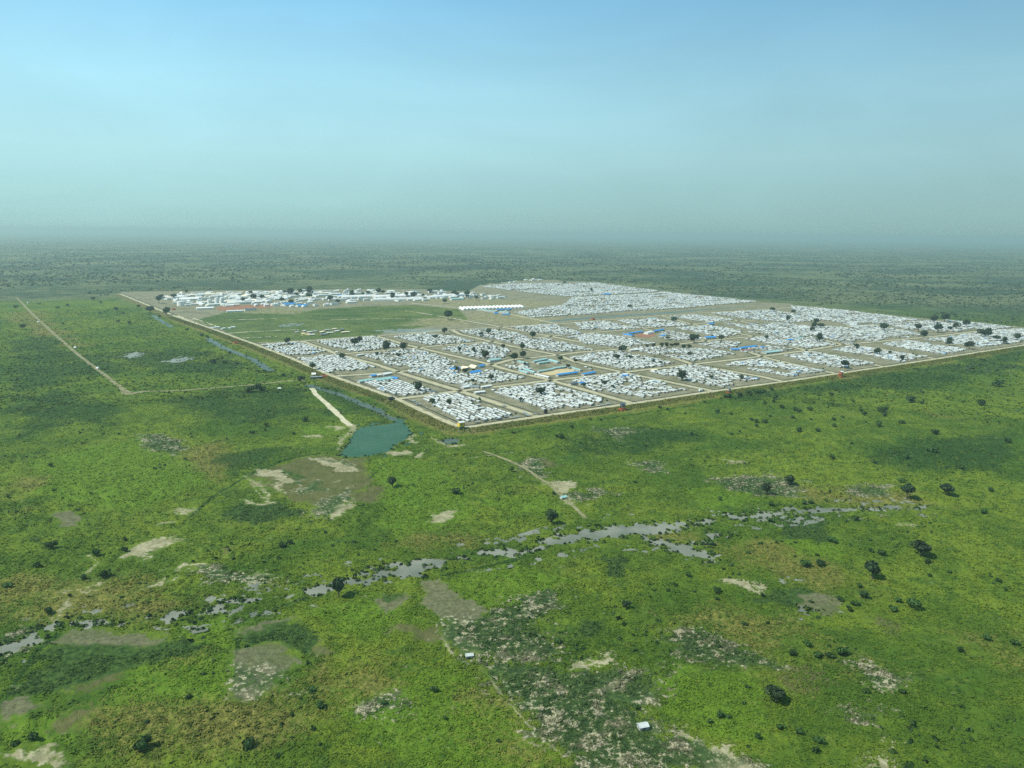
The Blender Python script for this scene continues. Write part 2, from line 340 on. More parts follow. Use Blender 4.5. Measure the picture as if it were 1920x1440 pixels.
SOIL = [
 [(224, 1046), (262, 1022), (300, 1008), (335, 1008), (328, 1022), (292, 1038), (288, 1046)], [(268, 1101), (290, 1092), (318, 1086), (316, 1094), (290, 1104), (272, 1106)],
 [(316, 1062), (338, 1056), (372, 1060), (400, 1070), (440, 1080), (500, 1070), (512, 1078), (470, 1086), (420, 1084), (370, 1072), (330, 1068)],
 [(1022, 905), (1060, 900), (1074, 908), (1062, 918), (1090, 940), (1086, 952), (1070, 948), (1050, 926)],
 [(1058, 1257), (1085, 1240), (1130, 1232), (1165, 1230), (1178, 1246), (1150, 1254), (1120, 1250), (1064, 1262)],
 [(1252, 1372), (1290, 1368), (1310, 1390), (1330, 1408), (1350, 1398), (1385, 1412), (1440, 1436), (1440, 1470), (1300, 1460), (1290, 1430)],
 [(1608, 1440), (1655, 1412), (1662, 1388), (1672, 1378), (1704, 1396), (1684, 1408), (1694, 1440), (1680, 1460)],
 [(850, 1180), (880, 1200), (905, 1225), (860, 1234), (845, 1215)], [(862, 1226), (900, 1220), (930, 1224), (880, 1240)],
 [(1195, 1385), (1215, 1388), (1243, 1402), (1225, 1406), (1200, 1395)], [(1190, 1352), (1220, 1352), (1235, 1380), (1200, 1372)],
 [(805, 961), (845, 953), (852, 958), (838, 974), (806, 974)], [(1345, 1090), (1362, 1084), (1440, 1092), (1405, 1100), (1418, 1114), (1400, 1112)],
 [(1438, 922), (1500, 918), (1512, 930), (1490, 932)], [(1596, 926), (1640, 912), (1668, 925), (1640, 930)], [(1672, 982), (1702, 981), (1706, 986), (1680, 988)],
 [(105, 1150), (116, 1118), (124, 1120), (112, 1152)], [(1665, 1250), (1685, 1252), (1682, 1280), (1668, 1276)],
 [(484, 876), (520, 880), (545, 905), (525, 908), (500, 895)], [(500, 905), (520, 907), (545, 925), (520, 922)], [(462, 890), (470, 892), (510, 940), (500, 940)], [(570, 855), (640, 862), (675, 884), (640, 885), (600, 870)],
 [(575, 962), (620, 935), (660, 950), (630, 972), (600, 965)], [(445, 935), (520, 938), (520, 945), (460, 942)], [(770, 852), (800, 845), (788, 860)], [(816, 820), (830, 824), (845, 835), (880, 833), (870, 838), (838, 838)],
 [(770, 812), (778, 830), (762, 828)], [(725, 852), (752, 842), (775, 846), (745, 854)],
 [(640, 838), (655, 815), (672, 800), (655, 795), (640, 790), (655, 805), (640, 825), (628, 846)], [(610, 800), (640, 798), (632, 806)], [(566, 818), (600, 814), (600, 820), (570, 820)],
 [(1640, 960), (1650, 962), (1640, 966)], [(335, 955), (368, 950), (362, 962), (338, 960)], [(300, 978), (340, 972), (338, 978), (305, 980)],
 [(115, 1108), (160, 1106), (150, 1112)], [(140, 1103), (182, 1095), (178, 1100)], [(0, 1408), (60, 1412), (120, 1405), (118, 1440), (90, 1430), (10, 1420)],
 [(1225, 868), (1250, 875), (1240, 880), (1215, 872)], [(1200, 866), (1235, 882), (1222, 888)], [(1355, 862), (1400, 864), (1380, 870)],
]
SPECK = [
 [(444, 1258), (480, 1254), (545, 1272), (545, 1292), (442, 1303)], [(815, 1165), (850, 1165), (880, 1200), (905, 1228), (860, 1240), (840, 1215)],
 [(830, 1168), (905, 1160), (960, 1120), (1040, 1100), (1075, 1110), (1045, 1150), (1000, 1170), (1060, 1190), (1035, 1240), (940, 1230), (870, 1240), (832, 1215)],
 [(900, 1248), (960, 1230), (1060, 1262), (1140, 1258), (1240, 1262), (1235, 1310), (1180, 1330), (1240, 1380), (1330, 1405), (1420, 1440), (1100, 1460), (1010, 1370), (950, 1320)],
 [(1235, 1185), (1290, 1170), (1340, 1190), (1400, 1218), (1460, 1245), (1440, 1255), (1370, 1245), (1310, 1240), (1250, 1220)],
 [(350, 1066), (420, 1058), (500, 1075), (512, 1092), (450, 1102), (390, 1092)], [(640, 915), (655, 920), (648, 945), (610, 972), (575, 965)], [(560, 905), (600, 900), (610, 915), (570, 925)], [(600, 862), (650, 862), (660, 875)],
 [(960, 870), (1010, 858), (1030, 890), (1000, 900)], [(1040, 930), (1130, 915), (1150, 925), (1090, 940)], [(1190, 862), (1240, 866), (1250, 885), (1205, 882)], [(0, 1200), (60, 1180), (60, 1220), (0, 1235)],
 [(1630, 1250), (1685, 1258), (1680, 1282), (1610, 1275)], [(1610, 1345), (1655, 1330), (1660, 1360)], [(700, 1320), (760, 1290), (770, 1330), (690, 1345)], [(1330, 900), (1440, 890), (1500, 905), (1515, 930), (1410, 930)],
 [(1590, 915), (1665, 908), (1670, 930), (1600, 932)], [(1100, 800), (1200, 805), (1160, 825)], [(270, 815), (345, 822), (340, 850), (270, 840)]]
GREY = [
 [(778, 1088), (822, 1082), (845, 1110), (905, 1150), (908, 1164), (862, 1174), (836, 1168), (790, 1118)], [(688, 1130), (714, 1116), (756, 1118), (758, 1136), (726, 1148), (694, 1142)],
 [(445, 1215), (540, 1208), (548, 1225), (560, 1250), (520, 1272), (545, 1290), (440, 1304)], [(0, 1320), (60, 1308), (78, 1325), (50, 1350), (0, 1360)],
 [(90, 1205), (160, 1186), (240, 1186), (330, 1196), (300, 1210), (200, 1215), (120, 1235)], [(450, 1176), (545, 1155), (548, 1168), (470, 1190)], [(1130, 1290), (1230, 1300), (1220, 1325), (1150, 1310)], [(100, 965), (150, 960), (150, 980), (115, 985)], [(1460, 1105), (1560, 1110), (1590, 1150), (1540, 1150), (1480, 1130)]]
MUDS = [[(480, 885), (560, 858), (690, 868), (700, 900), (650, 940), (600, 950), (545, 930), (500, 915)], [(655, 922), (718, 908), (720, 938), (650, 944)], [(120, 1338), (170, 1325), (172, 1350), (140, 1368)], [(570, 1205), (610, 1205), (618, 1220), (590, 1228)], [(720, 1180), (830, 1170), (845, 1210), (790, 1208), (740, 1195)],
 [(1450, 1250), (1520, 1250), (1560, 1290), (1500, 1300), (1450, 1280)], [(420, 1022), (448, 1015), (440, 1030), (410, 1032)], [(1640, 1150), (1690, 1165), (1680, 1185), (1640, 1180)], [(570, 852), (690, 860), (685, 885), (560, 870)],
 [(140, 1290), (230, 1245), (215, 1268), (160, 1298)], [(980, 860), (1010, 855), (1050, 875), (1010, 885)]]
CROP = [
 [(92, 1215), (200, 1212), (300, 1205), (340, 1195), (372, 1202), (360, 1218), (240, 1245), (160, 1280), (60, 1310), (20, 1300)], [(448, 1190), (548, 1160), (562, 1180), (600, 1212), (575, 1235), (540, 1210), (470, 1212)],
 [(905, 1150), (955, 1140), (1010, 1160), (1000, 1176), (920, 1168)], [(970, 1235), (1050, 1255), (1040, 1300), (980, 1290)], [(475, 880), (510, 876), (560, 905), (530, 910), (500, 895)], [(520, 880), (570, 892), (560, 898), (525, 890)], [(605, 868), (660, 874), (630, 880)],
 [(440, 945), (530, 940), (570, 960), (480, 985), (420, 970)], [(1410, 1112), (1520, 1102), (1500, 1130), (1420, 1130)], [(1460, 970), (1530, 965), (1560, 1010), (1480, 1010)], [(705, 1115), (745, 1115), (742, 1122), (710, 1125)], [(1090, 1160), (1150, 1165), (1140, 1200), (1100, 1200)],
 [(1120, 1050), (1165, 1055), (1160, 1085), (1125, 1080)]]
DARKG = [[(0, 640), (90, 630), (150, 660), (260, 680), (250, 700), (150, 710), (60, 735), (0, 730)], [(0, 740), (130, 730), (220, 760), (240, 790), (120, 800), (60, 830), (0, 835)], [(300, 740), (440, 735), (560, 720), (600, 745), (520, 800), (420, 790), (330, 770)],
 [(1020, 820), (1200, 800), (1300, 800), (1340, 830), (1200, 850), (1080, 850)], [(1345, 745), (1580, 706), (1760, 680), (1930, 652), (1930, 690), (1700, 735), (1560, 735), (1400, 752)], [(1500, 745), (1640, 755), (1660, 780), (1560, 770)],
 [(560, 725), (620, 715), (720, 765), (740, 790), (690, 800), (650, 780)], [(200, 660), (400, 650), (480, 690), (420, 705), (230, 690)], [(380, 860), (470, 830), (560, 840), (480, 870), (420, 920)], [(1000, 1140), (1160, 1150), (1180, 1220), (1060, 1230)], [(1600, 840), (1900, 800), (1920, 900), (1700, 890)]]
DRYS = [[(0, 1040), (200, 1080), (330, 1100), (480, 1110), (300, 1170), (100, 1170), (0, 1130)], [(300, 1225), (400, 1195), (420, 1240), (320, 1270)], [(230, 1340), (420, 1290), (560, 1300), (480, 1380), (300, 1420)], [(580, 1250), (700, 1240), (720, 1290), (600, 1300)],
 [(880, 1280), (1000, 1340), (1000, 1400), (940, 1350)], [(1260, 1000), (1420, 1010), (1560, 1080), (1480, 1110), (1340, 1060)], [(1500, 1200), (1700, 1260), (1640, 1300), (1520, 1290)], [(1300, 1150), (1500, 1160), (1600, 1180), (1420, 1200)], [(0, 880), (120, 900), (60, 960), (0, 950)],
 [(300, 860), (420, 830), (460, 850), (380, 900)], [(650, 1020), (800, 1000), (950, 1010), (800, 1030), (680, 1060)], [(1500, 920), (1720, 925), (1740, 945), (1560, 945)], [(0, 590), (70, 580), (160, 650), (90, 640)]]
LUSH = [[(830, 1086), (935, 1048), (1060, 1080), (1088, 1096), (940, 1142), (890, 1142)], [(700, 870), (740, 858), (830, 872), (905, 965), (770, 1010), (700, 985), (718, 945)], [(0, 1350), (190, 1330), (240, 1290), (230, 1250), (440, 1215), (436, 1300), (250, 1360), (120, 1400), (0, 1400)], [(300, 1180), (440, 1150), (442, 1200), (380, 1200)], [(645, 1290), (860, 1240), (1000, 1380), (1060, 1440), (760, 1440), (660, 1380)], [(1250, 1255), (1420, 1270), (1440, 1400), (1340, 1380), (1240, 1330)], [(60, 860), (300, 810), (400, 900), (250, 960), (80, 930)], [(900, 940), (1030, 925), (1050, 960), (960, 965)], [(1300, 920), (1420, 890), (1430, 940), (1320, 955)], [(560, 1145), (700, 1110), (790, 1160), (720, 1190), (620, 1190)], [(1480, 1010), (1560, 1000), (1570, 1050), (1500, 1045)], [(560, 800), (620, 790), (640, 810), (580, 815)]]
BRIGHT = [[(0, 840), (300, 800), (400, 900), (200, 1000), (0, 1000)], [(720, 860), (830, 870), (900, 960), (760, 1000), (700, 960)], [(830, 1085), (930, 1050), (1080, 1090), (940, 1140), (890, 1140)], [(200, 1240), (440, 1200), (440, 1300), (250, 1330)]]
PONDS = {'pond': [(634, 854), (648, 838), (664, 812), (676, 800), (700, 798), (738, 793), (742, 784), (752, 786), (764, 796), (772, 812), (762, 822), (744, 832), (724, 848), (690, 856), (650, 857)],
         'little': [(826, 826), (842, 820), (859, 823), (855, 832), (836, 832)]}
CHAN = [[(752, 790), (721, 777), (702, 766), (674, 755), (652, 745), (632, 737), (601, 729), (578, 721)], [(510, 695), (490, 685), (474, 673), (456, 666), (436, 658), (418, 651), (400, 641), (388, 634)], [(322, 613), (300, 600), (287, 591)]]
MARSH = [  # centre line points with half-width in pixels
 [(-30, 1235, 16), (40, 1205, 22), (75, 1190, 15), (105, 1172, 8), (150, 1170, 4), (230, 1165, 5), (290, 1161, 6), (380, 1148, 5), (470, 1126, 4), (540, 1112, 4), (590, 1106, 10), (640, 1092, 14), (700, 1078, 15), (760, 1066, 18), (800, 1056, 14), (830, 1052, 9), (890, 1042, 6), (940, 1034, 7), (1010, 1026, 9), (1060, 1010, 10), (1110, 1000, 16), (1170, 994, 20), (1230, 992, 16), (1290, 982, 9), (1330, 976, 6), (1380, 970, 5), (1440, 966, 4.5), (1500, 957, 4), (1560, 955, 3), (1640, 953, 1.6), (1740, 949, .6)],
 [(1180, 1000, 10), (1240, 1018, 7), (1290, 1030, 12), (1330, 1045, 8), (1320, 1020, 8), (1345, 1005, 5)]]
def widths(lst):
    a = np.array(lst, float); c = G(a[:, 0], a[:, 1]); up = G(a[:, 0], a[:, 1] - a[:, 2]); dn = G(a[:, 0], a[:, 1] + a[:, 2])
    return c, np.linalg.norm(up - dn, axis=1) / 2 * .72
wat = np.full(len(P), -50.0)                 # >0 inside water, metres
mfield = np.full(len(P), -50.0)
mi_ = np.where(view & (rv < 1300) & (rv > 262))[0]
for lst in MARSH:
    c, hw = widths(lst)
    for a, b, wa, wb in zip(c[:-1], c[1:], hw[:-1], hw[1:]):
        e = b - a; q = P[mi_] - a; t = np.clip((q @ e) / (e @ e), 0, 1)
        d = np.hypot(*(q - t[:, None] * e).T)
        mfield[mi_] = np.maximum(mfield[mi_], (wa + (wb - wa) * t) - d)
mn = (fbm(X, Y, 7, 3, 11) - .5) * 24 + (fbm(X, Y, 30, 2, 12) - .5) * 12 + (fbm(X, Y, 3.6, 2, 13) - .5) * 9 - 1.5
marsh_in = np.where(mfield > -40, mfield + mn, -50)
pn = (fbm(X, Y, 12, 3, 21) - .5) * 6
for k in PONDS:
    pg = poly(PONDS[k]); lo = pg.min(0) - 40; hi = pg.max(0) + 40
    ix = np.where(view & (X > lo[0]) & (X < hi[0]) & (Y > lo[1]) & (Y < hi[1]))[0]
    wat[ix] = np.maximum(wat[ix], sdist(P[ix], pg) + pn[ix])
chn = [poly(c) for c in CHAN]
for c, hw in zip(chn, (5.5, 6.5, 5.0)):
    lo = c.min(0) - 40; hi = c.max(0) + 40
    ix = np.where(view & (X > lo[0]) & (X < hi[0]) & (Y > lo[1]) & (Y < hi[1]))[0]
    wat[ix] = np.maximum(wat[ix], hw - ldist(P[ix], c) + pn[ix] * 1.3)
FLOOD = [[(222, 668), (250, 658), (268, 660), (262, 668), (235, 674)], [(290, 680), (340, 668), (364, 672), (330, 681)], [(1480, 972), (1500, 968), (1515, 978), (1490, 978)], [(1505, 1143), (1535, 1140), (1550, 1148), (1520, 1150)], [(1455, 1070), (1470, 1066), (1490, 1078), (1470, 1080)]]
fl = np.full(len(P), -50.0)
for q in FLOOD:
    pg = poly(q); lo = pg.min(0) - 40; hi = pg.max(0) + 40
    ix = np.where(view & (X > lo[0]) & (X < hi[0]) & (Y > lo[1]) & (Y < hi[1]))[0]
    fl[ix] = np.maximum(fl[ix], sdist(P[ix], pg) + mn[ix] * 1.3 - 4.5)
wet = np.maximum(np.maximum(wat, marsh_in), fl)

ci = np.where(view & (rv < 5000))[0]
camp_d = np.full(len(P), -500.0); camp_d[ci] = sdist(P[ci], CAMP)
gi = np.full(len(P), -500.0); gi[ci] = sdist(P[ci], GREENIN)
campm = np.clip(.5 + camp_d / 16, 0, 1) * np.clip(.5 - gi / 60, 0, 1)
# scrub distance mask
farm = np.clip((rv - 2100) / 900, 0, 1)
OPENL = poly([(-200, 570), (60, 565), (220, 560), (330, 600), (480, 655), (620, 715), (300, 760), (-200, 800)])
oi = np.full(len(P), -500.0); oi[ci] = sdist(P[ci], OPENL)
leftwood = poly([(-200, 556), (40, 566), (220, 556), (240, 548), (480, 541), (640, 538), (900, 530), (640, 470), (-200, 470)])
lw = np.full(len(P), -500.0); lw[ci] = sdist(P[ci], leftwood)
farm = np.maximum(farm * np.clip(.5 - oi / 100, 0, 1), np.clip(.5 + lw / 80, 0, 1))
rightwood = poly([(1440, 566), (1930, 610), (1930, 470), (1000, 470), (1000, 520)])
rw = np.full(len(P), -500.0); rw[ci] = sdist(P[ci], rightwood); farm = np.maximum(farm, np.clip(.35 + rw / 400, 0, .85) * (rw > -140))
farm[rv > 5000] = 1
grass = np.clip(.5 - camp_d / 10, 0, 1) + np.clip(.5 + gi / 40, 0, 1)
grass = np.clip(grass, 0, 1)
farm = np.maximum(farm, np.clip(.5 + gi / 40, 0, 1) * .45)
A = {}
A['soil'] = pmask([poly(q) for q in SOIL], 3.0); A['speck'] = pmask([poly(q) for q in SPECK], 7.0); A['grey'] = pmask([poly(q) for q in GREY], 3.0)
A['mud'] = pmask([poly(q) for q in MUDS], 4.0); A['crop'] = pmask([poly(q) for q in CROP], 3.5)
A['lush'] = pmask([poly(q) for q in LUSH], 5.0)
A['dark'] = pmask([poly(q) for q in DARKG], 18.0) * .75 - pmask([poly(q) for q in BRIGHT], 25.0) * .35
TRAILD = [poly(q) for q in ([(470, 888), (520, 866), (560, 856), (600, 850)], [(340, 985), (400, 930), (470, 890)], [(300, 855), (345, 835), (400, 830), (470, 812), (530, 790)], [(720, 870), (690, 900), (655, 920)], [(440, 1300), (443, 1260), (447, 1190)], [(575, 1120), (545, 1130), (450, 1165)], [(1010, 1040), (920, 1060), (830, 1080)], [(0, 1330), (40, 1262), (75, 1215), (110, 1190)], [(1100, 835), (1250, 850), (1400, 830)], [(900, 820), (1100, 790), (1300, 760)])]
A['dark'] = np.maximum(A['dark'], lmask(TRAILD, 1.6, 1.5) * .95)
TRAILL = [poly(q) for q in ([(165, 1040), (185, 1055), (150, 1085)], [(100, 1180), (112, 1150), (116, 1125)], [(1090, 948), (1140, 936)], [(820, 1180), (850, 1230)], [(905, 1250), (940, 1300), (1000, 1370), (1060, 1420)], [(830, 865), (990, 845)], [(460, 892), (485, 925), (500, 940)], [(500, 905), (560, 925), (640, 900)], [(240, 1044), (330, 1002)])]
A['soil'] = np.maximum(A['soil'], lmask(TRAILL, 1.0, 1.6) * .8)
edge = np.clip(1 - np.abs(camp_d + 16) / 16, 0, 1) * (rv < 3000)
A['dry'] = np.maximum(pmask([poly(q) for q in DRYS], 16.0) * .8, edge * .9) - pmask([poly(q) for q in BRIGHT], 25.0) * .25
shore = np.clip(1 - np.abs(wet + 2) / 6, 0, 1)
A['mud'] = np.maximum(A['mud'], np.clip(.5 + (wet + 1) / 4, 0, 1) * .7)
A['camp'] = campm; A['far'] = farm
SANDY = [poly(q) for q in ([(860, 585), (960, 585), (1075, 600), (1000, 612), (935, 612), (870, 600)], [(430, 572), (520, 578), (600, 580), (560, 590), (440, 588)], [(790, 596), (860, 592), (900, 612), (820, 612), (730, 612)], [(700, 555), (900, 560), (1080, 566), (980, 580), (860, 578)])]
A['sand'] = pmask(SANDY, 25.0) * .75
# height of the standing grass and clods
bare = np.clip(A['soil'] + A['grey'] * .8 + A['mud'] * .6, 0, 1)
tall = (fbm(X, Y, 60, 3, 31) - .35) * 1.3
amp = np.clip(.55 + tall, .15, 1.3) * (1 - .8 * bare) * grass * (rv < 3000)
hgt = amp * ((fbm(X, Y, 9, 2, 41) - .5) * 2.6 + (fbm(X, Y, 3.4, 2, 45) - .5) * 2.2)
hgt = hgt * np.clip((-wet) / 14, 0, 1)
Z = hgt - 1.1 * np.clip((wet + .8) / 2.5, 0, 1)
ROADS_CLEAR = []                              # roads flatten the ground below them, filled further down
ROADS = {  # name: (pixel line, half width m, material)
 'left_track': ([(-60, 553), (30, 557), (62, 590), (100, 625), (150, 668), (195, 702), (238, 735)], 3.2, 'track'),
 'junction': ([(226, 728), (243, 739), (270, 734)], 7.0, 'track'),
 'gate_road': ([(262, 734), (330, 733), (410, 727), (480, 721), (545, 714), (575, 713)], 3.2, 'track'),
 'pond_path': ([(584, 728), (596, 743), (612, 757), (634, 777), (657, 799)], 3.6, 'paleroad'),
 'meadow_path': ([(905, 846), (950, 862), (985, 878), (1010, 896), (1035, 912), (1056, 933), (1075, 948), (1098, 972)], 1.8, 'track'),
}
for k, (pl, hw, m) in ROADS.items():
    c = poly(pl); lo = c.min(0) - 30; hi = c.max(0) + 30
    ix = np.where(view & (X > lo[0]) & (X < hi[0]) & (Y > lo[1]) & (Y < hi[1]))[0]
    Z[ix] *= np.clip((ldist(P[ix], c) - hw - 1) / 5, 0, 1)
V3 = np.concatenate([np.stack([X, Y, Z], -1), [[0, 0, 0]]])
ii, jj = np.meshgrid(np.arange(nR - 1), np.arange(nT), indexing='ij'); jn = (jj + 1) % nT
quads = np.stack([ii * nT + jj, ii * nT + jn, (ii + 1) * nT + jn, (ii + 1) * nT + jj], -1).reshape(-1, 4)[:, ::-1]
jc = np.arange(nT); tris = np.stack([np.full(nT, nR * nT), (jc + 1) % nT, jc], -1)[:, ::-1]
gm = mesh_np('ground', V3, [quads, tris], [M['ground']], smooth=True)
for k, v in A.items(): attr(gm, k, np.append(v, 0))
tag(link('ground', gm), kind='structure')
# lookups for later scattering
_rl = np.log(RAD)
def gidx(p):
    r = np.hypot(p[:, 0], p[:, 1]); t = np.arctan2(p[:, 0], p[:, 1])
    i = np.clip(np.searchsorted(RAD, r), 0, nR - 1); j = np.clip(np.round((t - TH[0]) / (th_in[1] - th_in[0])), 0, 899).astype(int)
    return i * nT + j

# ------------------------------------------------------------------ water sheets
def flat(name, pg, z, mat):
    me = bpy.data.meshes.new(name); me.from_pydata([(x, y, z) for x, y in pg], [], [list(range(len(pg)))]); me.materials.append(mat); me.update()
    o = link(name, me)
    if me.polygons[0].normal.z < 0: me.flip_normals()
    return o
def ribbon(name, c, hw, z, mat, jit=0.0, step=6.0, rnd=0):
    """strip along line c; hw scalar or per-point half width"""
    c = np.asarray(c, float); hwv = np.full(len(c), hw, float) if np.isscalar(hw) else np.asarray(hw, float)
    seg = np.r_[0, np.cumsum(np.hypot(*np.diff(c, axis=0).T))]; n = max(int(seg[-1] / step), len(c) * 2)
    s = np.linspace(0, seg[-1], n + 1); p = np.stack([np.interp(s, seg, c[:, k]) for k in (0, 1)], -1); h = np.interp(s, seg, hwv)
    for _ in range(3): p[1:-1] = (p[:-2] + 2 * p[1:-1] + p[2:]) / 4
    t = np.gradient(p, axis=0); t /= np.linalg.norm(t, axis=1)[:, None]; nr = np.stack([-t[:, 1], t[:, 0]], -1)
    j1 = (fbm(p[:, 0], p[:, 1], 14, 3, 61 + rnd) - .5) * 2 * jit; j2 = (fbm(p[:, 0], p[:, 1], 14, 3, 71 + rnd) - .5) * 2 * jit
    Lp = p + nr * (h + j1)[:, None]; Rp = p - nr * (h + j2)[:, None]
    V = np.concatenate([np.c_[Lp, np.full(len(p), z)], np.c_[Rp, np.full(len(p), z)]]); k = np.arange(len(p) - 1); m = len(p)
    return link(name, mesh_np(name, V, np.stack([k, k + m, k + m + 1, k + 1], -1), [mat]))
def grow(pg, d):
    c = pg.mean(0); return c + (pg - c) * (1 + d / np.linalg.norm(pg - c, axis=1))[:, None]
tag(flat('pond_water', grow(poly(PONDS['pond']), 14), -.35, M['pond']), kind='structure')
tag(flat('pool_water', grow(poly(PONDS['little']), 9), -.36, M['canal']), kind='structure')
for c in chn: tag(ribbon('channel_water', c, 11, -.40, M['canal']), kind='structure')
c, hw = widths(MARSH[0]); tag(ribbon('marsh_water', c, hw + 22, -.42, M['marsh']), kind='structure')
tag(flat('marsh_water', poly([(1150, 1000), (1260, 990), (1365, 985), (1372, 1062), (1300, 1056), (1170, 1026)]), -.45, M['marsh']), kind='structure')
for q in FLOOD: tag(flat('flood_water', grow(poly(q), 12), -.38, M['marsh']), kind='structure')

# ------------------------------------------------------------------ earth bund round the camp, roads, ditches
BUND = [(1930, 647), (1760, 674), (1662, 689), (1574, 702), (1475, 717), (1344, 735), (1192, 758), (1015, 783), (890, 802), (865, 805), (845, 797), (740, 749), (620, 706), (545, 673), (480, 648), (395, 617), (330, 595), (225, 552)]
def bund():
    c = poly(BUND); seg = np.r_[0, np.cumsum(np.hypot(*np.diff(c, axis=0).T))]; n = int(seg[-1] / 5)
    s = np.linspace(0, seg[-1], n + 1); p = np.stack([np.interp(s, seg, c[:, k]) for k in (0, 1)], -1)
    for _ in range(4): p[1:-1] = (p[:-2] + 2 * p[1:-1] + p[2:]) / 4
    t = np.gradient(p, axis=0); t /= np.linalg.norm(t, axis=1)[:, None]; nr = np.stack([t[:, 1], -t[:, 0]], -1)   # points into the camp
    cc = CAMP.mean(0)
    if ((cc - p[n // 3]) @ nr[n // 3]) < 0: nr = -nr
    prof = [(-22, -.3), (-17, .35), (-12, .9), (-8, 1.5), (-5.2, 1.9), (5.2, 1.9), (8.5, -.2)]
    V = []; m = len(p)
    for k, (o, z) in enumerate(prof):
        jz = (fbm(p[:, 0], p[:, 1], 9, 3, 80 + k) - .5) * (1.1 if 0 < k < 4 else 0); jo = (fbm(p[:, 0], p[:, 1], 16, 3, 90 + k) - .5) * (6 if k < 4 else 0)
        V.append(np.c_[p + nr * (o + jo)[:, None], z + jz])
    V = np.concatenate(V); k = np.arange(m - 1); F = []
    for r in range(len(prof) - 1): F.append(np.stack([r * m + k, (r + 1) * m + k, (r + 1) * m + k + 1, r * m + k + 1], -1))
    o = link('earth_bund', mesh_np('earth_bund', V, np.concatenate(F), [M['bund']], smooth=True)); tag(o, kind='structure')
    tag(ribbon('perimeter_road', p, 4.2, 1.98, M['road'], 1.6), kind='structure')
    return p, nr
BP, BN = bund()
tag(ribbon('perimeter_ditch', BP + BN * 14, 1.5, .06, M['ditch'], 1.0, rnd=3), kind='structure')
ROADNAME = {'left_track': 'dirt_track', 'junction': 'track_junction', 'gate_road': 'dirt_track', 'pond_path': 'footpath', 'meadow_path': 'footpath'}
for k, (pl, hw, m) in ROADS.items():
    c = poly(pl); h = hw if k != 'junction' else [3, 9, 4]
    tag(ribbon(ROADNAME[k], c, h, .20 if k != 'junction' else .24, M[m], hw * .55, rnd=len(k)), kind='structure')
CAMPROADS = [
 [(738, 749), (760, 746), (861, 733), (959, 722), (1032, 713), (1116, 704), (1168, 698), (1299, 683), (1438, 667), (1512, 657), (1580, 646), (1760, 630), (1905, 612)],
 [(618, 706), (712, 700), (800, 692), (923, 684), (959, 674), (1047, 666), (1080, 661), (1204, 651), (1267, 646), (1324, 639), (1410, 631), (1500, 626), (1600, 612), (1730, 600)],
 [(478, 647), (560, 640), (640, 634), (702, 630), (822, 620), (880, 616), (935, 613), (1065, 606), (1205, 594), (1330, 586), (1442, 580), (1500, 574)],
 [(548, 674), (637, 664), (684, 660), (760, 655), (830, 647), (932, 640), (1020, 632), (1080, 626), (1180, 618), (1260, 610), (1340, 604), (1420, 600)],
 [(1015, 783), (861, 733), (760, 702), (708, 684), (637, 665), (567, 640)],
 [(1192, 758), (1032, 713), (947, 692), (923, 684), (760, 646), (702, 629)],
 [(1344, 735), (1168, 698), (1080, 679), (1047, 666), (959, 649), (863, 627), (848, 619)],
 [(1475, 717), (1427, 706), (1299, 683), (1204, 651), (1179, 652), (1080, 640), (1040, 632), (935, 612), (790, 587), (760, 583)],
 [(1574, 702), (1440, 672), (1405, 660), (1324, 639), (1210, 617), (1130, 603)], [(1662, 689), (1590, 672), (1512, 657), (1410, 630), (1290, 606), (1240, 592)],
 [(1760, 674), (1640, 652), (1580, 646), (1500, 626), (1330, 590)], [(1040, 606), (960, 590), (860, 577), (770, 568)], [(225, 548), (262, 556), (330, 590), (352, 600), (440, 632), (478, 646)],
]
for q in CAMPROADS[:12]: tag(ribbon('camp_road', poly(q), 4.6, .10, M['road'], 2.0, rnd=len(q)), kind='structure')
for q in CAMPROADS[:11]:
    c = poly(q); t = np.gradient(c, axis=0); t /= np.linalg.norm(t, axis=1)[:, None]; nr = np.stack([-t[:, 1], t[:, 0]], -1)
    for s_ in (-1, 1): tag(ribbon('roadside_ditch', c + nr * 9.5 * s_, 1.3, .05, M['ditch'], 1.0, rnd=9 + s_), kind='structure')
for q, hw in (([(330, 592), (356, 602), (420, 628), (468, 646)], 6), ([(362, 597), (385, 604), (405, 611)], 3), ([(412, 626), (470, 622), (560, 618)], 3), ([(425, 600), (530, 597)], 3), ([(455, 634), (520, 631)], 3), ([(620, 600), (720, 597), (860, 600)], 2.5)):
    tag(ribbon('pale_track', poly(q), hw, .14 + hw * .01, M['paleroad'], hw * .7, rnd=4), kind='structure')
canal = poly([(1020, 604), (1080, 598), (1180, 591), (1260, 586), (1330, 580), (1400, 575)])
tag(ribbon('canal_water', canal, [11, 16, 17, 15, 10, 4], .09, M['canal'], 6.0), kind='structure')
for q in ([(700, 620), (730, 616), (820, 617), (842, 620), (790, 624), (715, 624)], [(520, 610), (545, 606), (572, 606), (560, 611), (525, 613)]):
    tag(flat('standing_water', poly(q), .07, M['marsh']), kind='structure')

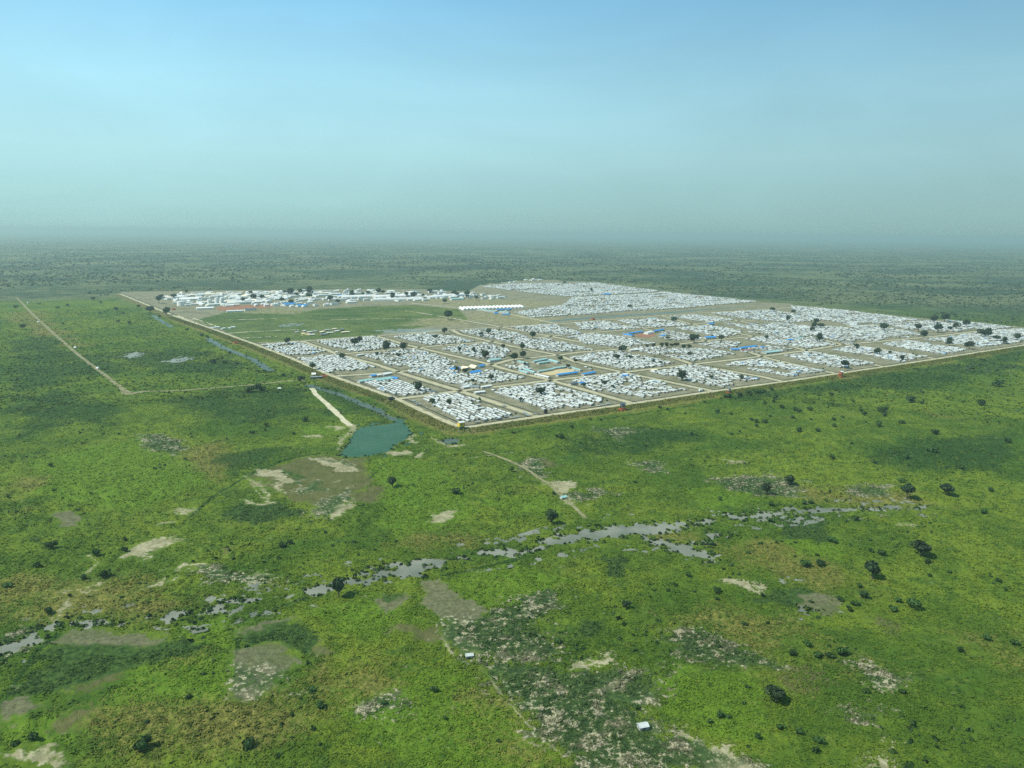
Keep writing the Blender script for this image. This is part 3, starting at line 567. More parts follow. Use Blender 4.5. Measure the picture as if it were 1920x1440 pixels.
# ------------------------------------------------------------------ materials of built things
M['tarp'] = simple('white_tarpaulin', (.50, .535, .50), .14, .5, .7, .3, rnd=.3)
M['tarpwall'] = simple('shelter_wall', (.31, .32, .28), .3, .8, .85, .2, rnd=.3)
M['oldtarp'] = simple('faded_tarpaulin', (.30, .30, .25), .25, .6, .85, .2, rnd=.3)
def stuff_tarp():
    t = NT('mixed_tarpaulin', .75, .25); v = t.attr('tone'); n = t.noise(.9, 4)
    c = t.mix(t.ramp(v, .0, .14), (.10, .095, .07), (.30, .27, .20)); c = t.mix(t.ramp(v, .14, .24), c, (.33, .36, .33)); c = t.mix(t.ramp(v, .30, .85), c, (.58, .62, .58))
    bl = t.attr('blue'); c = t.mix(bl, c, (.08, .28, .52))
    return t.done(t.mix(t.ramp(n, .3, .7, 0, .25), c, (.40, .41, .36)))
M['tarpmix'] = stuff_tarp()
M['blue'] = simple('blue_sheet_roof', (.030, .235, .56), .18, .5, .5, .4)
M['teal'] = simple('pale_teal_sheet_roof', (.27, .46, .44), .2, .4, .5, .4)
M['greyroof'] = simple('grey_sheet_roof', (.20, .25, .26), .25, .5, .55, .4)
M['white'] = simple('white_panel', (.64, .66, .62), .07, .3, .55, .3)
M['cream'] = simple('cream_canvas', (.76, .66, .47), .08, .3, .8, .2)
M['bright'] = simple('bright_white_canvas', (.72, .72, .68), .05, .2, .7, .2)
M['wall'] = simple('plain_wall', (.42, .41, .36), .2, .6, .9, .2)
M['mat'] = simple('reed_mat_wall', (.22, .19, .11), .3, 1.2, .95, .1)
M['tanyard'] = road_material('yard_sand', (.42, .34, .18), (.55, .46, .26))
M['redearth'] = road_material('red_earth', (.23, .105, .06), (.32, .16, .095))
M['orange'] = simple('orange_barrier_fabric', (.42, .105, .045), .2, 1.5, .8, .2)
M['yellow'] = simple('yellow_painted_sheet', (.72, .50, .06), .1, 1, .5, .4)
M['greenpaint'] = simple('dull_green_paint', (.085, .17, .07), .2, 1, .7, .3)
M['darkmetal'] = simple('dark_metal', (.05, .058, .06), .3, 1, .6, .4)
M['slate'] = simple('slate_blue_panel', (.07, .10, .13), .3, 1, .6, .4)
M['glass'] = simple('dark_glass', (.02, .028, .03), .1, 1, .1, .5)
M['tyre'] = simple('tyre_rubber', (.02, .02, .02), .1, 3, .9, .2)
M['vwhite'] = simple('white_paint', (.78, .79, .78), .04, 1, .35, .5)
M['redroof'] = simple('rust_red_roof', (.33, .11, .07), .2, .6, .7, .3)
M['concrete'] = simple('weathered_concrete', (.36, .35, .30), .2, .6, .9, .2)

# ------------------------------------------------------------------ shelters
TL, TW = 8.4, 3.9
def shelter_meshes(k):
    r = random.Random(k); h = 1.75 + r.random() * .3; z1 = h + .7 + r.random() * .35; l = TL * (.86 + .25 * r.random()); wd = TW * (.9 + .2 * r.random())
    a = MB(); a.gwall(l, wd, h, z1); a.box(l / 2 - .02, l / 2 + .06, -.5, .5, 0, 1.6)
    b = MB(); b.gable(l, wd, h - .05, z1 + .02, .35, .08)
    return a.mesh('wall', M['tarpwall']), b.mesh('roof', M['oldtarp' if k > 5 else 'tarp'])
SHM = [shelter_meshes(k) for k in range(7)]
# name, polygon in photo pixels, regularity 0..1
BLOCKS = [
 ('nearest corner block above the yellow guard post', [(790, 747), (822, 741), (862, 739), (885, 747), (962, 778), (930, 786), (873, 793), (850, 785), (820, 765)], .8),
 ('front block right of the corner block, with one big tree', [(917, 733), (1009, 722), (1040, 721), (1138, 751), (1109, 760), (1023, 771), (970, 752)], .75),
 ('neatly rowed block behind the pond, below the teal roofs', [(682, 719), (732, 710), (812, 730), (800, 738), (756, 743), (722, 737)], 1.0),
 ('front block behind the slate watchtower', [(1072, 716), (1100, 708), (1159, 700), (1185, 703), (1290, 731), (1207, 746), (1110, 732)], .7),
 ('', [(1218, 699), (1282, 687), (1305, 685), (1425, 712), (1352, 728), (1292, 716)], .6), ('', [(1359, 685), (1411, 674), (1430, 675), (1545, 696), (1482, 708), (1428, 699)], .7),
 ('', [(1471, 668), (1520, 660), (1647, 682), (1569, 691), (1505, 677)], .6), ('', [(1556, 657), (1602, 649), (1737, 669), (1689, 681), (1616, 665)], .6),
 ('', [(1651, 646), (1700, 639), (1817, 656), (1770, 665), (1700, 655)], .6), ('', [(1727, 637), (1778, 632), (1869, 619), (1930, 617), (1925, 640), (1840, 652)], .5),
 ('', [(762, 697), (800, 684), (850, 684), (858, 694), (905, 692), (990, 709), (930, 718), (868, 727), (845, 720)], .7), ('', [(938, 686), (960, 680), (1005, 688), (990, 696), (960, 692)], .7), ('', [(1065, 686), (1078, 683), (1116, 694), (1095, 697)], .7),
 ('', [(1071, 672), (1110, 664), (1160, 660), (1182, 663), (1256, 680), (1240, 687), (1180, 693), (1150, 688)], .6), ('', [(1180, 655), (1220, 651), (1290, 655), (1330, 656), (1373, 664), (1296, 678)], .5),
 ('', [(1317, 647), (1350, 639), (1385, 644), (1375, 652), (1345, 653)], .5), ('', [(1410, 653), (1440, 650), (1480, 656), (1440, 663), (1395, 661)], .3),
 ('', [(1402, 637), (1440, 630), (1480, 640), (1520, 632), (1565, 648), (1515, 653), (1460, 648)], .5),
 ('', [(492, 648), (545, 643), (562, 643), (609, 659), (575, 666), (534, 665)], .8), ('', [(560, 674), (609, 668), (640, 669), (702, 690), (660, 694), (609, 699), (594, 691)], .9), ('', [(597, 641), (699, 632), (751, 650), (690, 657), (665, 660), (627, 650)], .7),
 ('', [(684, 667), (762, 656), (800, 660), (855, 681), (780, 690), (735, 685)], .6), ('', [(737, 632), (800, 626), (848, 632), (885, 641), (810, 648)], .6), ('', [(827, 655), (880, 647), (910, 645), (966, 660), (929, 675), (891, 671), (854, 661)], .5),
 ('', [(862, 622), (915, 618), (965, 625), (1000, 637), (950, 640), (915, 634)], .5), ('', [(955, 642), (1022, 635), (1111, 657), (1041, 660), (994, 654)], .5), ('', [(960, 614), (1040, 609), (1090, 625), (1065, 629), (990, 622)], .5),
 ('', [(1065, 633), (1110, 626), (1160, 633), (1140, 637), (1110, 640)], .4), ('', [(1075, 632), (1140, 628), (1225, 644), (1165, 652), (1100, 645)], .5), ('', [(1080, 606), (1130, 603), (1208, 616), (1142, 619), (1090, 618)], .5),
 ('', [(1162, 602), (1220, 597), (1295, 610), (1230, 614), (1190, 610)], .5), ('', [(1240, 624), (1260, 621), (1315, 635), (1255, 639), (1235, 632)], .4), ('', [(1255, 594), (1305, 591), (1375, 600), (1330, 605)], .5), ('', [(1270, 616), (1330, 611), (1417, 625), (1345, 632)], .5),
 ('', [(1335, 588), (1442, 582), (1560, 600), (1480, 605), (1400, 598)], .4), ('', [(1360, 607), (1480, 607), (1560, 620), (1480, 638), (1420, 622)], .4), ('', [(1482, 574), (1580, 582), (1660, 592), (1725, 600), (1660, 606), (1590, 609), (1500, 590)], .4),
 ('', [(1590, 612), (1650, 612), (1730, 628), (1700, 634), (1640, 628)], .4), ('', [(1500, 610), (1585, 615), (1665, 632), (1640, 640), (1570, 640), (1500, 622)], .4), ('', [(1660, 608), (1740, 602), (1760, 604), (1830, 615), (1790, 622), (1700, 618)], .4), ('', [(1770, 600), (1830, 606), (1900, 614), (1840, 620)], .4),
 ('', [(905, 538), (960, 532), (1120, 531), (1238, 546), (1200, 549), (1110, 554), (1060, 556), (960, 545)], .5), ('', [(1075, 558), (1200, 552), (1245, 548), (1420, 566), (1340, 572), (1280, 578), (1170, 584), (1100, 590), (1000, 596), (965, 586), (1060, 572)], .5)]
HOLES = [poly(q) for q in ([(845, 680), (905, 680), (912, 700), (860, 702)], [(985, 674), (1050, 670), (1120, 700), (1030, 710), (995, 698)])]
shel = []
for bi, (bn, pg, reg) in enumerate(BLOCKS):
    pgw = poly(pg); pgw = grow(pgw, 7 if bi >= 13 else 2); uv = np.stack([(pgw - ORG) @ UU, (pgw - ORG) @ VV], -1); lo = uv.min(0); hi = uv.max(0)
    u = np.arange(lo[0] + 3, hi[0], 6.7); v = np.arange(lo[1] + 3, hi[1], 9.2)
    gu, gv = np.meshgrid(u, v, indexing='ij'); gu = gu + 0; k = gu.size; j = 1 - reg
    gv = gv + (hsh(np.round(gu * 7).astype(int), np.zeros_like(gu).astype(int), 5) - .5) * 8 * (1 - reg * .6)
    gu = gu.ravel() + rng.normal(0, .2 + 1.9 * j, k); gv = gv.ravel() + rng.normal(0, .5 + 2.4 * j, k)
    ang = rng.normal(0, .02 + .10 * j, k) + np.where(rng.random(k) < .25 * j, math.pi / 2, 0)
    W = ORG + gu[:, None] * UU + gv[:, None] * VV
    keep = (sdist(W, pgw) > 2.0) & (fbm(W[:, 0], W[:, 1], 34, 2, 3 + bi) > .20 + .13 * j + (.06 if bi >= len(BLOCKS) - 2 else 0)) & (rng.random(k) > .04 + .08 * j)
    for hpg in HOLES: keep &= ~inpoly(W, hpg)
    for q in np.where(keep)[0]: shel.append((W[q, 0], W[q, 1], ang[q], bi))
shel.sort(key=lambda s: s[0] ** 2 + s[1] ** 2)
def sh_ang(a): return UANG + math.pi / 2 + a
proto = []
for wm, rm in SHM: proto.append((wm, rm))
for i, (x, y, a, bi) in enumerate(shel[:300]):
    wm, rm = proto[rng.integers(len(proto))]
    bn = BLOCKS[bi][0]
    e = empty('shelter', (x, y, 0), sh_ang(a), label='pale tarpaulin shelter in the ' + bn, cat='shelter', group='pale shelters in the ' + bn)
    s = .9 + .2 * rng.random(); e.scale = (s, .92 + .16 * rng.random(), .9 + .25 * rng.random())
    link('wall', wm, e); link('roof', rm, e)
def shelter_field():
    rest = shel[300:]; n = len(rest); a = np.array([(s[0], s[1], sh_ang(s[2]), BLOCKS[s[3]][2]) for s in rest])
    l = TL / 2 * (.72 + .36 * rng.random(n)); wd = TW / 2 * (.85 + .3 * rng.random(n)); h = 1.7 + .4 * rng.random(n); z1 = h + .5 + .4 * rng.random(n)
    c, s = np.cos(a[:, 2]), np.sin(a[:, 2])
    loc = [(-1, -1, 0), (1, -1, 0), (1, 1, 0), (-1, 1, 0), (-1, -1, 1), (1, -1, 1), (1, 1, 1), (-1, 1, 1), (-1, 0, 2), (1, 0, 2)]
    loc += [(-1.06, -1.1, 1), (1.06, -1.1, 1), (1.06, 1.1, 1), (-1.06, 1.1, 1), (-1.06, 0, 2), (1.06, 0, 2)]
    V = np.zeros((n, 16, 3))
    for k, (px, py, pz) in enumerate(loc):
        lx = px * l; ly = py * wd; V[:, k, 0] = a[:, 0] + lx * c - ly * s; V[:, k, 1] = a[:, 1] + lx * s + ly * c
        V[:, k, 2] = 0 if pz == 0 else (h if pz == 1 else z1) + (.06 if k > 9 else 0)
    b = np.arange(n)[:, None] * 16
    q = np.concatenate([b + np.array(f) for f in ((0, 1, 5, 4), (2, 3, 7, 6))]); p5 = np.concatenate([b + np.array(f) for f in ((1, 2, 6, 9, 5), (3, 0, 4, 8, 7))])
    rf = np.concatenate([b + np.array(f) for f in ((10, 11, 15, 14), (14, 15, 12, 13))])
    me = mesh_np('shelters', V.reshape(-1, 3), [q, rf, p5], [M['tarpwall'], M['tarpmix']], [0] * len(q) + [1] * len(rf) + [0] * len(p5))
    tone = np.clip(rng.random(n) * 1.1 + (a[:, 3] - .5) * .5, 0, 1); attr(me, 'tone', np.repeat(tone, 16)); attr(me, 'blue', np.repeat((rng.random(n) < .012).astype(float), 16))
    tag(link('shelters', me), 'rows of white tarpaulin shelters filling the far blocks of the camp', 'shelters', kind='stuff')
    print('SHELTERS', n + 300, 'blocks in first 300', sorted(set(s[3] for s in shel[:300])))
shelter_field()

# ------------------------------------------------------------------ buildings
def building(name, label, cat, p1, p2, width, h, roof, wall, style='gable', rise=None, group=None, doors=True):
    """p1, p2: photo pixels of the two ridge ends"""
    z = h + (rise or width * .18); a = np.array(g2(*p1, z)); b = np.array(g2(*p2, z)); ln = max(np.linalg.norm(b - a), 3.0); m = (a + b) / 2
    e = empty(name, (m[0], m[1], 0), math.atan2(*(b - a)[::-1]), label=label, cat=cat, group=group)
    rz = rise or width * .18
    if style == 'gable':
        MB().gwall(ln, width, h, h + rz).build('wall', M[wall], e); MB().gable(ln, width, h, h + rz + .05, .5, .15).build('roof', M[roof], e)
        if doors:
            n = max(1, int(ln / 9))
            for k in range(min(n, 6)):
                x = -ln / 2 + (k + .5) * ln / n
                MB().box(x - .6, x + .6, -width / 2 - .06, -width / 2 + .04, .1, min(2.1, h - .2)).build('door', M['darkmetal'], e)
    elif style == 'arch':
        MB().arch(ln, width, h + rz).build('canopy', M[roof], e); MB().archends(ln, width, h + rz).build('end_wall', M[wall], e)
        MB().box(ln / 2 - .1, ln / 2 + .05, -width * .16, width * .16, .05, (h + rz) * .55).build('door', M['wall'], e)
    elif style == 'mono':
        b_ = MB(); b_.box(-ln / 2, ln / 2, -width / 2, width / 2, 0, h); b_.build('wall', M[wall], e)
        r = MB(); r.add([(-ln / 2 - .4, -width / 2 - .4, h + .02), (ln / 2 + .4, -width / 2 - .4, h + .02), (ln / 2 + .4, width / 2 + .4, h + .5), (-ln / 2 - .4, width / 2 + .4, h + .5), (-ln / 2 - .4, -width / 2 - .4, h + .17), (ln / 2 + .4, -width / 2 - .4, h + .17), (ln / 2 + .4, width / 2 + .4, h + .65), (-ln / 2 - .4, width / 2 + .4, h + .65)], [(0, 3, 2, 1), (4, 5, 6, 7), (0, 1, 5, 4), (1, 2, 6, 5), (2, 3, 7, 6), (3, 0, 4, 7)]); r.build('roof', M[roof], e)
    return e
B = building
# beige and blue compound in the second row
B('hall_tent', 'beige arched tent, left one of the pair by the blue roofs', 'tent', (868, 686), (879, 688), 9, 2, 'cream', 'cream', 'arch', 2.6)
B('hall_tent', 'beige arched tent, right one of the pair by the blue roofs', 'tent', (884, 683), (895, 686), 9, 2, 'cream', 'cream', 'arch', 2.6)
B('school_building', 'broad blue roofed building in front of the two beige arched tents', 'building', (878, 697), (899, 693), 11, 3, 'blue', 'cream')
B('school_building', 'small blue roofed building at the right end of the beige tents', 'building', (896, 685), (906, 683), 8, 3, 'blue', 'wall')
B('school_building', 'low blue roofed building left of the beige arched tents', 'building', (843, 690), (861, 688), 8, 2.6, 'blue', 'wall')
# tan courtyard compound
tag(flat('yard_ground', poly([(1008, 700), (1030, 694), (1062, 691), (1078, 692), (1075, 699), (1032, 704)]), .12, M['tanyard']), kind='structure')
B('school_building', 'long blue roofed building along the front of the tan courtyard', 'building', (1044, 701), (1081, 696), 7, 2.8, 'blue', 'wall')
B('school_building', 'blue roofed building right of the tan courtyard', 'building', (1092, 700), (1114, 696), 7, 2.6, 'blue', 'wall')
B('school_building', 'narrow white roofed building at the left edge of the tan courtyard', 'building', (1004, 700), (1030, 706), 5, 2.6, 'white', 'wall')
for i, (a, b, wd, lb) in enumerate([((999, 676), (1024, 671), 7, 'pale teal roofed building furthest back left behind the tan courtyard'), ((1008, 679), (1029, 676), 7, 'pale teal roofed building beside the dark green clearing'), ((1032, 673), (1048, 678), 8, 'short pale teal roofed building behind the tan courtyard'),
      ((1008, 695), (1036, 690), 6, 'long pale teal roof along the back left of the tan courtyard'), ((1036, 689), (1064, 685), 6, 'long pale teal roof along the back right of the tan courtyard'), ((984, 690), (1003, 697), 6, 'pale teal roof running down to the courtyard left corner'), ((972, 676), (990, 680), 6, 'pale teal roof beside the trees left of the courtyard'), ((975, 693), (990, 698), 6, 'pale teal roof nearest the road left of the courtyard'), ((1066, 686), (1090, 693), 5, 'pale teal roof right behind the courtyard')]):
    B('school_building', lb, 'building', a, b, wd, 2.6, 'teal', 'wall')
B('clinic_building', 'long pale teal roofed building beside a big dark tree near the camp middle', 'building', (916, 674), (938, 671), 8, 2.8, 'teal', 'white')
# teal compound over the neat block
B('market_hall', 'broad pale teal roof over the neatly rowed block', 'building', (703, 710), (732, 706), 12, 3, 'teal', 'wall')
B('market_hall', 'long low pale teal roof at the left of the teal compound', 'building', (672, 713), (700, 709), 8, 2.6, 'teal', 'wall')
B('market_hall', 'blue roofed building at the right of the teal compound', 'building', (729, 706), (746, 707), 9, 3, 'blue', 'wall')
B('market_hall', 'small blue roof behind the teal compound', 'building', (694, 703), (706, 701), 7, 2.6, 'blue', 'wall')
B('market_hall', 'white roofed hall beside the road behind the teal compound', 'building', (716, 700), (731, 697), 9, 2.8, 'white', 'wall')
B('market_hall', 'white roofed hall left behind the teal compound', 'building', (706, 702), (714, 701), 6, 2.6, 'white', 'wall')
for a, b, wd, rf, lb in [((1009, 719), (1029, 717), 5, 'white', 'narrow white roofed building beside the crossroads of the front blocks'), ((890, 734), (908, 732), 6, 'white', 'white roofed building beside the road left of the front block'), ((880, 722), (899, 723), 8, 'greyroof', 'dark grey roofed hall at the front of the beige tent block'), ((866, 724), (879, 722), 8, 'white', 'pale roofed hall left of the dark grey roofed hall'), ((901, 724), (920, 721), 6, 'white', 'white roofed building right of the dark grey roofed hall'),
      ((1180, 655), (1203, 653), 8, 'white', 'wide white roofed building at a crossroads left of the tree hedge'), ((1068, 718), (1081, 716), 6, 'slate', 'dark blue roofed building at the left end of the watchtower block'), ((1086, 717), (1096, 716), 6, 'blue', 'small blue roof among trees at the left of the watchtower block'), ((1168, 702), (1178, 703), 5, 'blue', 'small blue roofed kiosk at the crossroads above the watchtower block'), ((668, 665), (681, 663), 5, 'white', 'lone white roofed building beside the road in the left blocks'), ((806, 731), (818, 733), 5, 'slate', 'small dark blue roof right of the neatly rowed block'), ((629, 659), (633, 659), 5, 'white', 'tiny white kiosk at the left crossroads'), ((1220, 693), (1231, 692), 5, 'cream', 'small cream roofed hut beside the middle crossroads')]:
    B('camp_building', lb, 'building', a, b, wd, 2.6, rf, 'wall')
# blue L-shaped and other blue roofs further back
B('school_building', 'left end wing of the long blue school behind the red yard', 'building', (1170, 625), (1187, 628), 8, 3, 'blue', 'wall')
B('school_building', 'long blue roof behind the red earth yard', 'building', (1176, 624), (1204, 620), 8, 3, 'blue', 'wall')
B('school_building', 'blue roof right of the small white dome', 'building', (1224, 620), (1243, 616), 8, 3, 'blue', 'wall')
B('school_building', 'short blue roof right of the red earth yard', 'building', (1237, 629), (1246, 627), 8, 3, 'blue', 'wall')
tag(flat('yard_ground', poly([(1187, 630), (1205, 625), (1230, 626), (1226, 631), (1208, 633)]), .13, M['redearth']), kind='structure')
B('dome_tent', 'small white dome tent beside the red earth yard', 'tent', (1211, 622), (1221, 620), 12, 2, 'bright', 'white', 'arch', 4)
B('school_building', 'small isolated blue roof in the far middle blocks', 'building', (1327, 606), (1337, 605), 10, 3, 'blue', 'wall')
B('school_building', 'blue roof behind the flat crowned tree', 'building', (1321, 631), (1340, 630), 12, 3, 'blue', 'wall')
B('hall_tent', 'small white tent left of the blue roof behind the flat crowned tree', 'tent', (1307, 633), (1314, 632), 8, 2, 'bright', 'white', 'arch', 2.5)
B('school_building', 'longest blue roof, in the right middle blocks', 'building', (1386, 651), (1417, 647), 9, 3, 'blue', 'wall')
B('school_building', 'blue end wing at the left of the longest blue roof', 'building', (1370, 653), (1386, 653), 9, 3, 'blue', 'wall')
B('school_building', 'rust red building in front of the longest blue roof', 'building', (1390, 656), (1410, 654), 6, 2.6, 'redroof', 'wall')
B('school_building', 'small blue roof right of the longest blue roof', 'building', (1424, 650), (1432, 649), 7, 2.6, 'blue', 'wall')
B('camp_building', 'flat pale teal roof right of the longest blue roof', 'building', (1432, 660), (1460, 657), 12, 2.4, 'teal', 'wall', rise=.8)
B('school_building', 'small blue roof in the far right blocks', 'building', (1475, 636), (1486, 635), 8, 2.6, 'blue', 'wall')
B('school_building', 'pale blue roof in the far right blocks', 'building', (1490, 633), (1504, 632), 8, 2.6, 'teal', 'wall')
B('school_building', 'lone blue roof in the far northern section', 'building', (1131, 550), (1144, 550), 16, 3, 'blue', 'wall')
B('camp_building', 'white roofed hall in the far right section', 'building', (1592, 608), (1605, 607), 10, 3, 'white', 'wall')
B('camp_building', 'pale blue roof behind the canal bank', 'building', (1216, 596), (1230, 596), 7, 2.4, 'teal', 'wall')
B('camp_building', 'long dark roofed shed in the right blocks', 'building', (1580, 640), (1601, 643), 6, 2.4, 'greyroof', 'wall')
# row of long hangar tents near the airfield
for k in range(17):
    x = 868 + k * 6.9; y = 576.2 - k * .22
    B('hangar_tent', 'white vaulted hangar tent in the long row beside the airfield road' if 0 < k < 16 else ('white vaulted hangar tent, left end of the long row' if k == 0 else 'white vaulted hangar tent, right end of the long row'), 'tent', (x - 4.2, y - 1.8), (x + 4.2, y + 1.8), 11.5, 3, 'bright', 'white', 'arch', 3.2, group='hangar tents in the long row beside the airfield road' if 0 < k < 16 else None)
for a, b, wd, rf, lb in [((930, 580), (947, 578), 9, 'blue', 'blue roof just below the long row of hangar tents'), ((948, 580), (957, 578), 9, 'blue', 'blue roof at the right below the long row of hangar tents'), ((926, 586), (934, 586), 9, 'blue', 'dark blue roof lowest left below the hangar tents'), ((941, 588), (956, 588), 9, 'blue', 'dark blue roof lowest right below the hangar tents'), ((912, 581), (930, 583), 8, 'teal', 'pale roof left of the blue roofs below the hangar tents'), ((938, 583), (955, 585), 8, 'teal', 'pale roof between the blue roofs below the hangar tents'), ((898, 579), (912, 580), 8, 'teal', 'pale roof at the left end below the hangar tents')]:
    B('airfield_building', lb, 'building', a, b, wd, 3, rf, 'wall', doors=False)
# bridge-side roofs and gate
B('gate_shelter', 'long grey roof over the gate by the channel crossing', 'building', (583, 706), (603, 705), 6, 3, 'greyroof', 'darkmetal', rise=.7, doors=False)
B('gate_shelter', 'small white tent beside the tree at the camp gate', 'tent', (585, 699), (592, 699), 6, 1.8, 'bright', 'white', rise=2.0, doors=False)
# fenced huts in the green interior
mk = [(a, b) for a, b in [((575, 622), (584, 621)), ((588, 619), (596, 620)), ((598, 622), (606, 620)), ((608, 618), (618, 617)), ((612, 623), (624, 622)), ((626, 620), (634, 619)), ((636, 617), (644, 616)), ((640, 622), (654, 621)), ((552, 622), (558, 621)), ((566, 620), (572, 619)), ((580, 626), (590, 626)), ((600, 626), (612, 625)), ((622, 616), (630, 615))]]
for i, (a, b) in enumerate(mk): B('trading_hut', 'small weathered roofed hut in the huddle on the green inside the camp', 'hut', a, b, 6 + i % 3, 2.4, ('white', 'greyroof', 'cream', 'tarp', 'white')[i % 5], 'mat', rise=1.0, group='huts huddled on the green inside the camp', doors=False)
tag(flat('yard_ground', poly([(566, 622), (582, 622), (580, 629), (564, 629)]), .12, M['tanyard']), kind='structure')
for i, (a, b) in enumerate([((393, 614), (402, 613)), ((404, 612), (412, 612)), ((415, 615), (421, 614)), ((428, 614), (433, 614)), ((434, 612), (441, 612))]):
    B('guard_hut', 'small white hut in the short row beside the left perimeter road', 'hut', a, b, 6, 2.6, 'white', 'white', rise=.8, group='white huts in the short row beside the left perimeter road', doors=False)
# single huts in the meadow
def hut(label, px, sx, sy, h, roof, wall, rz):
    x, y = g2(*px); e = empty('field_hut', (x, y, 0), rz, label=label, cat='hut')
    MB().gwall(sx, sy, h, h + sy * .3).build('wall', M[wall], e); MB().gable(sx, sy, h, h + sy * .3 + .04, .35, .1).build('roof', M[roof], e); MB().box(-.45, .45, -sy / 2 - .05, -sy / 2 + .03, .05, h - .2).build('door', M['darkmetal'], e)
hut('white field hut with a bright roof in the pale stubble at the bottom', (1205, 1366), 4.2, 3.4, 1.7, 'tarp', 'tarpwall', .3)
hut('low white field hut on the bare spot below the grey plot', (880, 1232), 3.8, 2.6, 1.3, 'tarp', 'tarpwall', .2)
hut('small pale blue hut beside the footpath above the marsh', (1056, 935), 5.0, 3.6, 1.6, 'teal', 'wall', .5)
hut('tiny white hut alone in the grass above the gate road', (524, 730), 4, 3, 1.6, 'bright', 'white', .2)

# ------------------------------------------------------------------ guard posts
def post(name, label, px, parts):
    x, y = g2(*px); e = empty(name, (x, y, 0), UANG, label=label, cat='guard post')
    for nm, mat, mb in parts: mb.build(nm, M[mat], e)
def hesco(n, m, wd, h):
    b = MB()
    for i in range(n):
        for j in range(m):
            if 0 < i < n - 1 and 0 < j < m - 1: continue
            cx, cy = (i - (n - 1) / 2) * wd, (j - (m - 1) / 2) * wd; b.cyl(cx, cy, 0, h, wd * .50, wd * .46, 10)
    return b
def legs(w_, h, r=.14):
    b = MB()
    for sx in (-1, 1):
        for sy in (-1, 1): b.tube((sx * w_, sy * w_, 0), (sx * w_ * .85, sy * w_ * .85, h), r, r)
    for z0, z1 in ((.2, h * .5), (h * .5, h)):
        b.tube((-w_, -w_, z0), (w_, -w_, z1), r * .6, r * .6); b.tube((w_, w_, z0), (-w_, w_, z1), r * .6, r * .6); b.tube((w_, -w_, z0), (w_, w_, z1), r * .6, r * .6); b.tube((-w_, w_, z0), (-w_, -w_, z1), r * .6, r * .6)
    return b
yb = MB(); yb.box(-3.2, 3.2, -2.6, 2.6, 4.2, 8.4); yc = MB(); yc.box(-3.25, 3.25, -2.65, 2.65, 1.9, 4.2); yr = MB(); yr.gable(7.2, 5.8, 9.0, 9.8, .3, .15)
yp = MB(); [yp.box(x - .12, x + .12, y_ - .12, y_ + .12, 8.4, 9.1) for x in (-3, 3) for y_ in (-2.4, 2.4)]
yd = MB(); yd.box(3.27, 3.6, -2.6, 2.6, 1.9, 9.0)  # dark slab covering the right side of the post
yw = MB(); yw.box(-.9, .9, -2.68, -2.58, 6.1, 7.1)
post('guard_post', 'yellow and green guard post standing at the near corner of the camp', (864, 806), [('upper_panel', 'yellow', yb), ('lower_panel', 'greenpaint', yc), ('roof', 'white', yr), ('post', 'darkmetal', yp), ('side_panel', 'darkmetal', yd), ('window', 'glass', yw)])
def tower(label, px, cab, rf, s=1.0):
    cb = MB(); cb.box(-2.3 * s, 2.3 * s, -2.3 * s, 2.3 * s, 4.6 * s, 7.2 * s); rfm = MB(); rfm.gable(5.4 * s, 5.4 * s, 7.9 * s, 8.7 * s, .3, .12)
    pp = MB(); [pp.box(x - .1, x + .1, y_ - .1, y_ + .1, 7.2 * s, 8.0 * s) for x in (-2.1 * s, 2.1 * s) for y_ in (-2.1 * s, 2.1 * s)]
    post('watchtower', label, px, [('barrier', 'orange', hesco(5, 4, 1.7 * s, 2.2 * s)), ('frame', 'darkmetal', legs(2.2 * s, 4.7 * s)), ('cabin', cab, cb), ('roof', rf, rfm), ('post', 'darkmetal', pp)])
tower('slate watchtower on an orange barrier base beside the front perimeter road', (1167, 769), 'slate', 'slate', 1.05)
tower('white topped watchtower on an orange base, right along the front perimeter road', (1576, 707), 'orange', 'white', 1.1)
tower('grey watchtower with a white roof behind the dark hedge on the front perimeter', (1366, 737), 'wall', 'greyroof', .9)
for lb, px, s in [('orange barrier block on the left perimeter road, near the green interior', (443, 644), 1.5), ('orange barrier block at the gate beside the grey roof', (608, 708), 1.5), ('tiny orange barrier block on the bank of the canal', (1112, 599), 1.7), ('orange barrier block at the far left corner of the white base', (326, 581), 1.6)]:
    x, y = g2(*px); e = empty('barrier', (x, y, 0), UANG, label=lb, cat='barrier'); hesco(4, 3, 1.6 * s, 2.0 * s).build('barrier_cell', M['orange'], e); MB().box(-1.2 * s, 1.2 * s, -.8 * s, .8 * s, 0, 2.6 * s).build('hut', M['redroof'], e)

# ------------------------------------------------------------------ vehicles and small camp furniture
def truck(label, px, rz, cargo, cab='vwhite', ln=8.5, cat='truck', name='truck', hc=2.4, z=0.0):
    x, y = g2(*px, z); e = empty(name, (x, y, z), rz, label=label, cat=cat)
    b = MB(); b.box(-ln / 2, ln / 2 - 2.6, -1.25, 1.25, 1.0, 1.0 + hc, .05); b.build('cargo_body', M[cargo], e)
    c = MB(); c.box(ln / 2 - 2.4, ln / 2, -1.15, 1.15, .6, 1.5); c.box(ln / 2 - 2.3, ln / 2 - .7, -1.1, 1.1, 1.5, 2.6, .12); c.build('cab', M[cab], e)
    g = MB(); g.box(ln / 2 - .82, ln / 2 - .66, -.9, .9, 1.6, 2.35); g.build('windscreen', M['glass'], e)
    MB().box(-ln / 2, ln / 2 - .1, -.5, .5, .55, .98).build('chassis', M['darkmetal'], e)
    for wx in (-ln / 2 + 1.3, ln / 2 - 1.3):
        for wy in (-1.1, 1.1):
            wb = MB(); wb.tube((wx, wy - .16, .5), (wx, wy + .16, .5), .5, .5, 14); wb.build('wheel', M['tyre'], e)
